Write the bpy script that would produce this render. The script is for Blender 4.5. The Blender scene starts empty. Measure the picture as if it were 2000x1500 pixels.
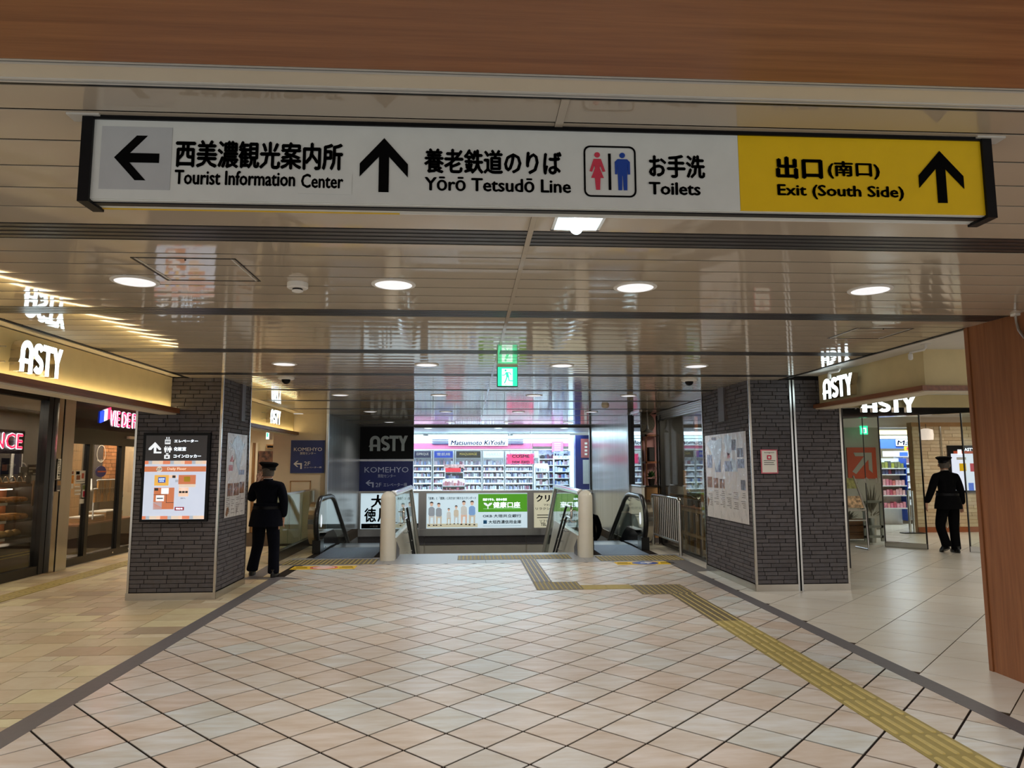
import bpy, bmesh, math, random
from mathutils import Vector, Matrix
R = random.Random(7)
sc = bpy.context.scene
col = sc.collection

# ------------------------------------------------------------------ camera
F_PX, CAM_H = 1400.0, 1.6
YAW, PITCH, ROLL = math.radians(3.5), math.radians(6.5), math.radians(0.2)
fw = Vector((math.sin(YAW) * math.cos(PITCH), math.cos(YAW) * math.cos(PITCH), math.sin(PITCH)))
r0 = Vector((math.cos(YAW), -math.sin(YAW), 0)); u0 = r0.cross(fw)
rt = r0 * math.cos(ROLL) - u0 * math.sin(ROLL); up = u0 * math.cos(ROLL) + r0 * math.sin(ROLL)
EYE = Vector((0, 0, CAM_H))
cd = bpy.data.cameras.new('camera'); cam = bpy.data.objects.new('camera', cd); col.objects.link(cam)
M = Matrix((rt, up, -fw)).transposed().to_4x4(); M.translation = EYE; cam.matrix_world = M
cd.sensor_width = 36; cd.lens = F_PX / 2000 * 36; cd.clip_start = 0.05; cd.clip_end = 200
sc.camera = cam
def ray(x, y): return fw * F_PX + rt * (x - 1000) - up * (y - 750)
def at(x, y, Y): d = ray(x, y); return EYE + d * (Y / d.y)          # point of the plane y = Y seen at a pixel
def atx(x, y, X): d = ray(x, y); return EYE + d * (X / d.x)         # ... of the plane x = X
def atz(x, y, Z=0.0): d = ray(x, y); return EYE + d * ((Z - CAM_H) / d.z)
def px(p):
    d = Vector(p) - EYE; z = d.dot(fw)
    return (1000 + F_PX * d.dot(rt) / z, 750 - F_PX * d.dot(up) / z) if z > 0.05 else None

# ------------------------------------------------------------------ world, exposure
w = bpy.data.worlds.new('world'); sc.world = w; w.use_nodes = True
w.node_tree.nodes['Background'].inputs[0].default_value = (1.0, 0.98, 0.95, 1)
w.node_tree.nodes['Background'].inputs[1].default_value = 0.55
sc.view_settings.view_transform = 'Standard'; sc.view_settings.look = 'None'
sc.view_settings.gamma = 1.0; sc.view_settings.use_curve_mapping = False
sc.view_settings.exposure = 0.75
sc.cycles.max_bounces = 6; sc.cycles.diffuse_bounces = 3; sc.cycles.glossy_bounces = 4; sc.cycles.transparent_max_bounces = 10
sc.cycles.caustics_reflective = False; sc.cycles.caustics_refractive = False; sc.cycles.sample_clamp_indirect = 6.0
sc.cycles.use_adaptive_sampling = True; sc.cycles.adaptive_threshold = 0.045; sc.cycles.use_denoising = True
DOWN_W = 40.0          # watts of one ceiling downlight
DRUG_W, BAKE_W, LEFT_W, RIGHT_W = 250.0, 60.0, 32.0, 42.0

# ------------------------------------------------------------------ materials
MATS = {}
def nm(name):
    m = bpy.data.materials.new(name); m.use_nodes = True; MATS[name] = m
    nt = m.node_tree; return m, nt, nt.nodes['Principled BSDF']
def mat(name, c, rough=0.5, metal=0.0, var=0.06, scale=6.0, stretch=(1, 1, 1), ior=1.5, bump=0.0, bscale=40, emit=None, es=0.0, coat=0.0):
    """principled with a faint procedural noise in the colour"""
    if name in MATS: return MATS[name]
    m, nt, b = nm(name)
    b.inputs['Roughness'].default_value = rough; b.inputs['Metallic'].default_value = metal; b.inputs['IOR'].default_value = ior
    if coat: b.inputs['Coat Weight'].default_value = coat; b.inputs['Coat Roughness'].default_value = 0.05
    g = nt.nodes.new('ShaderNodeNewGeometry'); mp = nt.nodes.new('ShaderNodeMapping'); n = nt.nodes.new('ShaderNodeTexNoise')
    mp.inputs['Scale'].default_value = stretch; n.inputs['Scale'].default_value = scale; n.inputs['Detail'].default_value = 4
    nt.links.new(g.outputs['Position'], mp.inputs['Vector']); nt.links.new(mp.outputs[0], n.inputs['Vector'])
    r = nt.nodes.new('ShaderNodeValToRGB'); e = r.color_ramp.elements
    e[0].position = 0.3; e[1].position = 0.7
    e[0].color = tuple(max(0, x * (1 - var)) for x in c) + (1,); e[1].color = tuple(min(1, x * (1 + var)) for x in c) + (1,)
    nt.links.new(n.outputs['Fac'], r.inputs[0]); nt.links.new(r.outputs[0], b.inputs['Base Color'])
    if bump:
        n2 = nt.nodes.new('ShaderNodeTexNoise'); n2.inputs['Scale'].default_value = bscale; n2.inputs['Detail'].default_value = 5
        nt.links.new(mp.outputs[0], n2.inputs['Vector'])
        bp = nt.nodes.new('ShaderNodeBump'); bp.inputs['Strength'].default_value = bump; bp.inputs['Distance'].default_value = 0.01
        nt.links.new(n2.outputs['Fac'], bp.inputs['Height']); nt.links.new(bp.outputs[0], b.inputs['Normal'])
    if emit:
        b.inputs['Emission Color'].default_value = tuple(emit) + (1,); b.inputs['Emission Strength'].default_value = es
    return m
def lit(name, c, s): return mat(name, c, 0.4, var=0.02, emit=c, es=s)
def pieces(name, cols, rough, var=0.10, nscale=5.0, stretch=(1, 1, 1), ior=1.5, bump=0.0, rot=0.0):
    """colour picked per piece (object or mesh island), plus streaky noise inside the piece"""
    m, nt, b = nm(name); L = nt.links.new
    b.inputs['Roughness'].default_value = rough; b.inputs['IOR'].default_value = ior
    oi = nt.nodes.new('ShaderNodeObjectInfo'); g = nt.nodes.new('ShaderNodeNewGeometry')
    a = nt.nodes.new('ShaderNodeMath'); a.operation = 'ADD'; f = nt.nodes.new('ShaderNodeMath'); f.operation = 'FRACT'
    L(oi.outputs['Random'], a.inputs[0]); L(g.outputs['Random Per Island'], a.inputs[1]); L(a.outputs[0], f.inputs[0])
    r = nt.nodes.new('ShaderNodeValToRGB'); r.color_ramp.interpolation = 'LINEAR'
    el = r.color_ramp.elements
    while len(el) < len(cols): el.new(0.5)
    for i, c in enumerate(cols): el[i].position = i / max(1, len(cols) - 1); el[i].color = tuple(c) + (1,)
    L(f.outputs[0], r.inputs[0])
    mp = nt.nodes.new('ShaderNodeMapping'); mp.inputs['Scale'].default_value = stretch; mp.inputs['Rotation'].default_value = (0, 0, rot)
    sh = nt.nodes.new('ShaderNodeVectorMath'); sh.operation = 'ADD'
    cm = nt.nodes.new('ShaderNodeCombineXYZ'); ml = nt.nodes.new('ShaderNodeMath'); ml.operation = 'MULTIPLY'; ml.inputs[1].default_value = 37.0
    L(f.outputs[0], ml.inputs[0]); L(ml.outputs[0], cm.inputs[2])
    L(g.outputs['Position'], mp.inputs['Vector']); L(mp.outputs[0], sh.inputs[0]); L(cm.outputs[0], sh.inputs[1])
    n = nt.nodes.new('ShaderNodeTexNoise'); n.inputs['Scale'].default_value = nscale; n.inputs['Detail'].default_value = 5; n.inputs['Roughness'].default_value = 0.6
    L(sh.outputs[0], n.inputs['Vector'])
    mr = nt.nodes.new('ShaderNodeMapRange'); mr.inputs['From Min'].default_value = 0.3; mr.inputs['From Max'].default_value = 0.7
    mr.inputs['To Min'].default_value = 1 - var; mr.inputs['To Max'].default_value = 1 + var
    L(n.outputs['Fac'], mr.inputs['Value'])
    cc = nt.nodes.new('ShaderNodeCombineColor')
    m2 = nt.nodes.new('ShaderNodeMath'); m2.operation = 'POWER'; m2.inputs[1].default_value = 1.5
    m3 = nt.nodes.new('ShaderNodeMath'); m3.operation = 'POWER'; m3.inputs[1].default_value = 2.2
    L(mr.outputs[0], m2.inputs[0]); L(mr.outputs[0], m3.inputs[0])
    L(mr.outputs[0], cc.inputs[0]); L(m2.outputs[0], cc.inputs[1]); L(m3.outputs[0], cc.inputs[2])
    mx = nt.nodes.new('ShaderNodeMix'); mx.data_type = 'RGBA'; mx.blend_type = 'MULTIPLY'; mx.inputs['Factor'].default_value = 1
    L(r.outputs[0], mx.inputs['A']); L(cc.outputs[0], mx.inputs['B']); L(mx.outputs['Result'], b.inputs['Base Color'])
    if bump:
        n2 = nt.nodes.new('ShaderNodeTexNoise'); n2.inputs['Scale'].default_value = 60
        L(sh.outputs[0], n2.inputs['Vector']); bp = nt.nodes.new('ShaderNodeBump'); bp.inputs['Strength'].default_value = bump; bp.inputs['Distance'].default_value = 0.01
        L(n2.outputs['Fac'], bp.inputs['Height']); L(bp.outputs[0], b.inputs['Normal'])
    return m
def wood(name, c1, c2, stretch, rough=0.38):
    m, nt, b = nm(name); L = nt.links.new
    g = nt.nodes.new('ShaderNodeNewGeometry'); mp = nt.nodes.new('ShaderNodeMapping'); mp.inputs['Scale'].default_value = stretch
    n = nt.nodes.new('ShaderNodeTexNoise'); n.inputs['Scale'].default_value = 3.0; n.inputs['Detail'].default_value = 8; n.inputs['Roughness'].default_value = 0.7
    L(g.outputs['Position'], mp.inputs[0]); L(mp.outputs[0], n.inputs['Vector'])
    r = nt.nodes.new('ShaderNodeValToRGB'); e = r.color_ramp.elements; e[0].position = 0.32; e[1].position = 0.68
    e[0].color = c1 + (1,); e[1].color = c2 + (1,); L(n.outputs['Fac'], r.inputs[0]); L(r.outputs[0], b.inputs['Base Color'])
    b.inputs['Roughness'].default_value = rough
    return m
def glass(name, tint=(0.93, 0.97, 0.95), refl=1.0, rough=0.0):
    """pane: see-through with Fresnel mirror reflection"""
    m = bpy.data.materials.new(name); m.use_nodes = True; MATS[name] = m; nt = m.node_tree; L = nt.links.new
    for n in list(nt.nodes):
        if n.type == 'BSDF_PRINCIPLED': nt.nodes.remove(n)
    out = [n for n in nt.nodes if n.type == 'OUTPUT_MATERIAL'][0]
    t = nt.nodes.new('ShaderNodeBsdfTransparent'); t.inputs[0].default_value = tint + (1,)
    gl = nt.nodes.new('ShaderNodeBsdfGlossy'); gl.inputs['Roughness'].default_value = rough
    fr = nt.nodes.new('ShaderNodeFresnel'); bf = nt.nodes.new('ShaderNodeNewGeometry'); io = nt.nodes.new('ShaderNodeMath'); io.operation = 'MULTIPLY_ADD'; io.inputs[1].default_value = 1 / 1.5 - 1.5; io.inputs[2].default_value = 1.5
    L(bf.outputs['Backfacing'], io.inputs[0]); L(io.outputs[0], fr.inputs[0])
    ml = nt.nodes.new('ShaderNodeMath'); ml.operation = 'MULTIPLY'; ml.inputs[1].default_value = refl; ml.use_clamp = True
    mx = nt.nodes.new('ShaderNodeMixShader'); L(fr.outputs[0], ml.inputs[0]); L(ml.outputs[0], mx.inputs[0]); L(t.outputs[0], mx.inputs[1]); L(gl.outputs[0], mx.inputs[2])
    L(mx.outputs[0], out.inputs[0]); return m

# sRGB -> linear
def s(r, g, b): return tuple((x / 255 / 12.92 if x / 255 <= 0.04045 else ((x / 255 + 0.055) / 1.055) ** 2.4) for x in (r, g, b))

mat('slat', s(194, 180, 160), 0.055, ior=1.65, var=0.02, scale=1.5)
mat('slot', (0.006, 0.006, 0.007), 0.3, var=0.02, ior=1.3)
mat('void', (0.003, 0.003, 0.003), 0.9, var=0.01, ior=1.1)
mat('cream', s(226, 214, 190), 0.5, var=0.03)
mat('fascia', s(216, 198, 150), 0.75, var=0.04, bump=0.15, bscale=120)
mat('white', s(228, 226, 220), 0.5, var=0.02)
mat('trimwhite', s(205, 202, 194), 0.3, var=0.02)
mat('black', (0.005, 0.005, 0.006), 0.4, var=0.02, ior=1.25)
mat('blackmatte', (0.012, 0.012, 0.013), 0.7, var=0.05)
mat('ink', (0.003, 0.003, 0.003), 0.7, var=0.01, ior=1.1)
mat('steel', (0.55, 0.54, 0.52), 0.28, 1.0, var=0.06, scale=4, stretch=(1, 1, 0.05))
mat('steelwarm', (0.50, 0.46, 0.40), 0.22, 1.0, var=0.06, scale=4, stretch=(1, 1, 0.05))
mat('chrome', (0.75, 0.75, 0.74), 0.12, 1.0, var=0.02)
mat('greywall', s(150, 152, 152), 0.20, var=0.10, scale=7, stretch=(1, 1, 0.04), ior=1.6)
mat('strip', s(96, 92, 94), 0.5, var=0.06, scale=20)
mat('granite', s(150, 150, 152), 0.35, var=0.12, scale=90)
mat('grout', s(34, 26, 22), 0.9, var=0.1, ior=1.2)
mat('groutlight', s(66, 54, 42), 0.9, var=0.1, ior=1.2)
mat('mortar', (0.006, 0.005, 0.005), 0.9, var=0.1)
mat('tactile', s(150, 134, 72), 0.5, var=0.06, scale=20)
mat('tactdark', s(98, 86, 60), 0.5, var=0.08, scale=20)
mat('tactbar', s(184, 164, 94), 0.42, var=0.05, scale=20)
mat('yellow', s(232, 190, 30), 0.5, var=0.03)
mat('navy', s(20, 36, 104), 0.3, var=0.03)
mat('signwhite', s(218, 222, 218), 0.35, var=0.03, scale=12)
mat('signgrey', s(186, 190, 192), 0.35, var=0.04, scale=12)
mat('signyellow', s(236, 196, 24), 0.35, var=0.03, scale=12)
mat('iconred', s(206, 58, 82), 0.4, var=0.01); mat('iconblue', s(20, 66, 160), 0.4, var=0.01)
mat('bollard', s(224, 219, 203), 0.16, var=0.02)
mat('panelbeige', s(196, 190, 174), 0.35, var=0.03)
mat('offwall', s(222, 208, 178), 0.55, var=0.03)
mat('rubber', (0.012, 0.012, 0.013), 0.28, var=0.02)
mat('cloth', (0.0035, 0.0042, 0.0085), 0.9, var=0.2, scale=40, ior=1.2)
mat('clothblack', (0.0022, 0.0022, 0.003), 0.9, var=0.2, scale=40, ior=1.2)
mat('skin', s(196, 150, 124), 0.55, var=0.06, scale=30)
mat('hairgrey', (0.10, 0.085, 0.07), 0.7, var=0.3, scale=80)
mat('hairblack', (0.012, 0.010, 0.010), 0.5, var=0.3, scale=80)
mat('shoe', (0.008, 0.008, 0.008), 0.25, var=0.05)
mat('orange', s(196, 84, 54), 0.4, var=0.03)
mat('bread', s(206, 146, 72), 0.7, var=0.25, scale=25); mat('breadpale', s(224, 186, 120), 0.7, var=0.2, scale=25)
mat('paper', s(236, 232, 222), 0.6, var=0.02)
mat('leaf', (0.035, 0.10, 0.025), 0.5, var=0.4, scale=15); mat('leafpale', (0.22, 0.26, 0.10), 0.6, var=0.4, scale=15)
mat('pink', s(196, 150, 150), 0.6, var=0.04); mat('flower', s(226, 150, 60), 0.6, var=0.3, scale=30)
mat('twig', s(150, 140, 126), 0.8, var=0.2)
mat('darkframe', (0.014, 0.012, 0.010), 0.3, var=0.05)
mat('darkwall', (0.022, 0.018, 0.015), 0.5, var=0.1)
mat('shelfwhite', s(232, 238, 244), 0.4, var=0.02)
mat('floorgrey', s(150, 150, 156), 0.2, var=0.08, scale=3)
mat('brownpanel', s(150, 84, 46), 0.5, var=0.08)
mat('kraft', s(170, 130, 84), 0.6, var=0.1)
wood('woodbeam', s(134, 82, 48), s(172, 114, 70), (0.35, 9, 9))
wood('woodcol', s(122, 74, 44), s(158, 102, 64), (9, 9, 0.35))
wood('woodled', s(104, 62, 36), s(146, 92, 58), (9, 0.4, 9))
wood('woodlight', s(140, 100, 60), s(186, 146, 98), (9, 9, 0.6))
wood('crate', s(104, 64, 34), s(150, 100, 58), (0.6, 9, 9))
pieces('diag', [s(203, 198, 190), s(205, 195, 184), s(200, 184, 169), s(198, 199, 193), s(205, 190, 175), s(197, 181, 166), s(207, 203, 197)], 0.30, var=0.13, nscale=2.6, stretch=(1.0, 4.5, 1), bump=0.03)
pieces('ashlar', [s(204, 188, 156), s(186, 168, 140), s(214, 204, 164), s(168, 150, 124), s(204, 182, 140), s(212, 200, 172), s(180, 158, 128)], 0.42, var=0.06, nscale=6)
pieces('big', [s(216, 208, 194), s(210, 202, 188), s(220, 214, 202), s(206, 198, 184)], 0.30, var=0.05, nscale=3, stretch=(0.6, 3, 1))
pieces('brick', [s(80, 75, 77), s(86, 81, 83), s(74, 69, 71), s(82, 77, 79), s(91, 85, 86)], 0.62, var=0.10, nscale=14, bump=0.25)
pieces('brickorange', [s(170, 108, 62), s(190, 128, 80), s(150, 92, 52), s(176, 116, 70)], 0.7, var=0.15, nscale=20, bump=0.2)
pieces('brickbeige', [s(206, 186, 150), s(214, 196, 164), s(196, 172, 136), s(202, 180, 150)], 0.6, var=0.05, nscale=14, bump=0.1)
pieces('goods', [s(236, 242, 250), s(190, 210, 236), s(230, 238, 248), s(80, 116, 190), s(240, 244, 250), s(206, 220, 240), s(160, 84, 110), s(230, 238, 248), s(70, 84, 130), s(222, 206, 222), s(240, 244, 250)], 0.35, var=0.15, nscale=30)
pieces('goodspink', [s(226, 120, 150), s(236, 170, 190), s(200, 80, 110), s(240, 200, 210), s(220, 100, 90)], 0.35, var=0.2, nscale=30)
pieces('goodsdark', [s(40, 44, 70), s(90, 100, 140), s(20, 22, 40), s(180, 186, 210), s(60, 70, 120), s(120, 60, 80)], 0.35, var=0.2, nscale=30)
pieces('goodsgreen', [s(190, 196, 90), s(60, 70, 110), s(170, 180, 80), s(220, 214, 120)], 0.35, var=0.2, nscale=30)
glass('glass'); glass('glassgreen', (0.80, 0.88, 0.84), 1.0); glass('glassdark', (0.80, 0.79, 0.76), 1.0)
glass('glassfilm', (0.90, 0.92, 0.93), 1.2, 0.02)
lit('lamp', (0.86, 0.87, 0.90), 0.5); lit('tube', (0.78, 0.95, 1.0), 7.0)
lit('letter', (0.80, 0.97, 1.0), 2.2); lit('greenlit', (0.02, 0.62, 0.28), 1.15); lit('greenwhite', (0.72, 1.0, 0.88), 1.0)
lit('shoplight', (0.80, 0.93, 1.0), 5.0); lit('shopheader', (0.66, 0.86, 1.0), 0.8)
lit('adwhite', (0.62, 0.78, 0.86), 0.42); lit('adgreen', s(84, 160, 40), 0.36); lit('adcream', s(216, 212, 184), 0.30)
lit('mapwhite', s(196, 206, 226), 0.42); lit('screen', s(205, 214, 230), 0.6)
lit('neonpink', s(236, 50, 92), 1.4); lit('neonwhite', (0.95, 0.90, 0.95), 1.1); lit('neonblue', s(40, 70, 220), 1.2)
lit('cove', (1.0, 0.80, 0.42), 8.0)
lit('bakerylamp', (1.0, 0.86, 0.66), 6.0); lit('warmlamp', (1.0, 0.72, 0.38), 8.0)

# ------------------------------------------------------------------ mesh helpers
class MB:
    def __init__(s_): s_.v = []; s_.f = []; s_.m = []; s_.cur = 0
    def add(s_, vs, fs):
        o = len(s_.v); s_.v += [tuple(p) for p in vs]; s_.f += [tuple(o + i for i in f) for f in fs]; s_.m += [s_.cur] * len(fs); return s_
    def box(s_, a, b):
        x0, x1 = sorted((a[0], b[0])); y0, y1 = sorted((a[1], b[1])); z0, z1 = sorted((a[2], b[2]))
        return s_.add([(x0, y0, z0), (x1, y0, z0), (x1, y1, z0), (x0, y1, z0), (x0, y0, z1), (x1, y0, z1), (x1, y1, z1), (x0, y1, z1)],
                      [(3, 2, 1, 0), (4, 5, 6, 7), (0, 1, 5, 4), (1, 2, 6, 5), (2, 3, 7, 6), (3, 0, 4, 7)])
    def cbox(s_, c, d): return s_.box([c[i] - d[i] / 2 for i in range(3)], [c[i] + d[i] / 2 for i in range(3)])
    def prism(s_, poly, O, U, V, depth):
        """2-D polygon (u, v) at O + u*U + v*V, extruded by vector depth"""
        O, U, V, D = Vector(O), Vector(U), Vector(V), Vector(depth); n = len(poly)
        a = [O + U * p[0] + V * p[1] for p in poly]; b = [p + D for p in a]
        fs = [tuple(range(n)), tuple(range(2 * n - 1, n - 1, -1))] + [(i, n + i, n + (i + 1) % n, (i + 1) % n) for i in range(n)]
        return s_.add(a + b, fs)
    def tube(s_, pts, r, n=8, cap=True):
        pts = [Vector(p) for p in pts]; vs = []; fs = []; prev = None
        for i, p in enumerate(pts):
            t = (pts[min(i + 1, len(pts) - 1)] - pts[max(i - 1, 0)]).normalized()
            if prev is None: a = t.orthogonal().normalized()
            else: a = (prev - t * prev.dot(t)).normalized()
            prev = a; b = t.cross(a); rr = r[i] if isinstance(r, (list, tuple)) else r
            vs += [p + (a * math.cos(2 * math.pi * k / n) + b * math.sin(2 * math.pi * k / n)) * rr for k in range(n)]
        for i in range(len(pts) - 1):
            for k in range(n): fs.append((i * n + k, i * n + (k + 1) % n, (i + 1) * n + (k + 1) % n, (i + 1) * n + k))
        if cap: fs.append(tuple(range(n - 1, -1, -1))); fs.append(tuple((len(pts) - 1) * n + k for k in range(n)))
        return s_.add(vs, fs)
    def lathe(s_, prof, c, n=20, ax='z', sx=1, sy=1):
        """prof = [(radius, height)...] turned about an axis through c"""
        vs = []; fs = []
        for r, h in prof:
            for k in range(n):
                a = 2 * math.pi * k / n; u, v = math.cos(a) * r * sx, math.sin(a) * r * sy
                vs.append({'z': (c[0] + u, c[1] + v, c[2] + h), 'x': (c[0] + h, c[1] + u, c[2] + v), 'y': (c[0] + u, c[1] + h, c[2] + v)}[ax])
        for i in range(len(prof) - 1):
            for k in range(n): fs.append((i * n + k, i * n + (k + 1) % n, (i + 1) * n + (k + 1) % n, (i + 1) * n + k))
        fs.append(tuple(range(n - 1, -1, -1))); fs.append(tuple((len(prof) - 1) * n + k for k in range(n)))
        return s_.add(vs, fs)
    def ball(s_, c, r, n=10, m=6, rz=None):
        rz = rz or r
        return s_.lathe([(r * math.sin(math.pi * i / m) + 1e-4, -rz * math.cos(math.pi * i / m)) for i in range(m + 1)], c, n)
    def mesh(s_, name, mats, smooth=False):
        me = bpy.data.meshes.new(name); me.from_pydata(s_.v, [], s_.f); me.update()
        for m in (mats if isinstance(mats, (list, tuple)) else [mats]): me.materials.append(MATS[m])
        if any(s_.m): me.polygons.foreach_set('material_index', s_.m)
        bm = bmesh.new(); bm.from_mesh(me); bmesh.ops.recalc_face_normals(bm, faces=bm.faces); bm.to_mesh(me); bm.free()
        if smooth:
            me.polygons.foreach_set('use_smooth', [True] * len(me.polygons)); me.set_sharp_from_angle(angle=math.radians(40))
        return me
    def build(s_, name, mats, parent=None, smooth=False, **k):
        return place(name, s_.mesh(name, mats, smooth), parent, **k)
def tag(o, label=None, cat=None, group=None, kind=None):
    for k, v in (('label', label), ('category', cat), ('group', group), ('kind', kind)):
        if v: o[k] = v
    return o
def place(name, me, parent=None, label=None, cat=None, group=None, kind=None):
    o = bpy.data.objects.new(name, me); col.objects.link(o)
    if parent is not None:
        o.parent = parent; t = parent; T = Matrix.Identity(4)
        chain = []
        while t is not None: chain.append(t); t = t.parent
        for t in reversed(chain): T = T @ t.matrix_parent_inverse @ t.matrix_basis
        o.matrix_parent_inverse = T.inverted()
    return tag(o, label, cat, group, kind)
def thing(name, loc, label, cat, group=None):
    o = bpy.data.objects.new(name, None); col.objects.link(o); o.location = loc; o.empty_display_size = 0.1
    return tag(o, label, cat, group)
def box(name, a, b, m, parent=None, **k): return MB().box(a, b).build(name, m, parent, **k)

# text: a flat mesh fitted to width x height at O (lower left) along U, V; N = outward normal
_tc = {}
def text_geo(body, bold):
    key = (body, bold)
    if key not in _tc:
        c = bpy.data.curves.new('t', 'FONT'); c.body = body; c.offset = 0.0; c.resolution_u = 2; c.fill_mode = 'FRONT'
        o = bpy.data.objects.new('t', c); me = bpy.data.meshes.new_from_object(o)
        vs, fs = [tuple(v.co) for v in me.vertices], [tuple(p.vertices) for p in me.polygons]
        if bold > 0.012:           # heavier strokes: the same glyphs laid again with a hair of shift
            n = len(vs); b = bold * 0.8; v0, f0 = list(vs), list(fs); vs, fs = [], []
            for k, (ax, ay) in enumerate(((b, 0), (-b, 0), (0, b * .7), (0, -b * .7))):
                vs += [(v[0] + ax, v[1] + ay, 0.0) for v in v0]; fs += [tuple(i + k * n for i in p) for p in f0]
        _tc[key] = (vs, fs)
        bpy.data.objects.remove(o); bpy.data.curves.remove(c); bpy.data.meshes.remove(me)
    return _tc[key]
def text(mb, body, O, U, V, wdt, hgt, bold=0.02, shear=0.0, lift=(0, 0, 0), mirror=False):
    vs, fs = text_geo(body, bold)
    x0 = min(v[0] for v in vs); x1 = max(v[0] for v in vs); y0 = min(v[1] for v in vs); y1 = max(v[1] for v in vs)
    kx, ky = wdt / (x1 - x0), hgt / (y1 - y0)
    O, U, V, L = Vector(O), Vector(U), Vector(V), Vector(lift)
    pts = []
    for v in vs:
        u, t = (v[0] - x0) * kx, (v[1] - y0) * ky
        if mirror: u = wdt - u
        pts.append(O + U * (u + shear * t) + V * t + L)
    return mb.add(pts, fs)
def stroke(pts, wd):
    """polyline -> outline polygon strips as list of quads (2-D)"""
    out = []; L = []; Rr = []
    P = [Vector((a, b)) for a, b in pts]
    for i, p in enumerate(P):
        d = (P[min(i + 1, len(P) - 1)] - P[max(i - 1, 0)]).normalized(); n = Vector((-d.y, d.x))
        L.append(p + n * wd / 2); Rr.append(p - n * wd / 2)
    return [tuple(q) for q in L] + [tuple(q) for q in reversed(Rr)]
def arc(cx, cy, rx, ry, a0, a1, n=10): return [(cx + rx * math.cos(math.radians(a0 + (a1 - a0) * i / n)), cy + ry * math.sin(math.radians(a0 + (a1 - a0) * i / n))) for i in range(n + 1)]
# the four letters, each in a unit-high cell: list of polygons and advance
def letter_polys():
    A = [stroke([(0.12, 0)] + [(0.12, 0.6)] + arc(0.36, 0.64, 0.24, 0.25, 180, 0, 12) + [(0.60, 0.6), (0.60, 0)], 0.21), [(-0.06, 0.27), (0.6, 0.27), (0.6, 0.42), (0.02, 0.42)]]
    S = [stroke(arc(0.30, 0.72, 0.20, 0.175, 20, 180, 8) + arc(0.30, 0.715, 0.2, 0.2, 180, 250, 4) + [(0.40, 0.44)] + arc(0.30, 0.285, 0.2, 0.18, 40, -150, 10), 0.20)]
    T = [[(0, 0.80), (0.6, 0.80), (0.6, 1), (0, 1)], [(0.2, 0), (0.4, 0), (0.4, 0.8), (0.2, 0.8)]]
    Y = [[(0, 1), (0.21, 1), (0.42, 0.50), (0.42, 0), (0.22, 0), (0.22, 0.47)], [(0.64, 1), (0.43, 1), (0.22, 0.50), (0.32, 0.40), (0.42, 0.47)]]
    return [(A, 0.06), (S, 0.80), (T, 1.36), (Y, 1.94)], 2.6
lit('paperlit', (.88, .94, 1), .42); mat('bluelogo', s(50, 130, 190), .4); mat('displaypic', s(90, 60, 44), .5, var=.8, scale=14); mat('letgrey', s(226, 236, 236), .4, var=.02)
mat('ceilgrey', s(186, 194, 200), .4); mat('pinkband', s(206, 104, 146), .4); mat('pinkboard', s(196, 124, 164), .4); mat('storeblue', s(10, 44, 128), .4, var=.02)
mat('headnavy', s(40, 52, 92), .3); mat('headblue', s(30, 80, 200), .3); mat('headdark', s(44, 50, 48), .3); lit('headpale', s(214, 232, 232), .4); mat('gold', s(214, 190, 90), .4)
mat('flyer', s(210, 170, 130), .5, var=.7, scale=18); mat('flyergreen', s(160, 160, 100), .5, var=.5, scale=14); mat('greymatte', s(176, 174, 166), .5, var=.04)
mat('slotgrey', s(56, 52, 52), 0.3, var=0.03)

# ================================================================== STRUCTURE
HC = 2.71
XL, XR = -2.665, 3.292            # inner edges of the two grey strips
SL, SR = -2.835, 3.443            # outer edges
Y_STONE, Y_STAIR = 12.1, 13.46
fl = MB()
for a in [((XL - .17, -3, 0), (SR, Y_STAIR, 0)), ((-2.83, Y_STAIR, 0), (-1.33, 15.1, 0)), ((2.05, Y_STAIR, 0), (SR, 15.1, 0))]:
    fl.box((a[0][0], a[0][1], -0.2), (a[1][0], a[1][1], -0.005))
floor = fl.build('floor', 'grout', kind='structure', label='pale pink and beige square tiles laid diagonally in the concourse')
floor_left = box('floor_left', (-9.4, 1.5, -0.2), (SL, 19, -0.005), 'groutlight', kind='structure', label='beige stone floor of mixed rectangles outside the bakery')
floor_right = box('floor_right', (SR, 1.5, -0.2), (17, 24, -0.003), 'groutlight', kind='structure', label='large pale beige floor tiles by the right hand entrance')
box('floor_far', (-9, 20.3, -0.2), (SR + 0.0, 33, 0.0), 'floorgrey', kind='structure', label='grey floor of the drugstore behind the glass')

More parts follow.
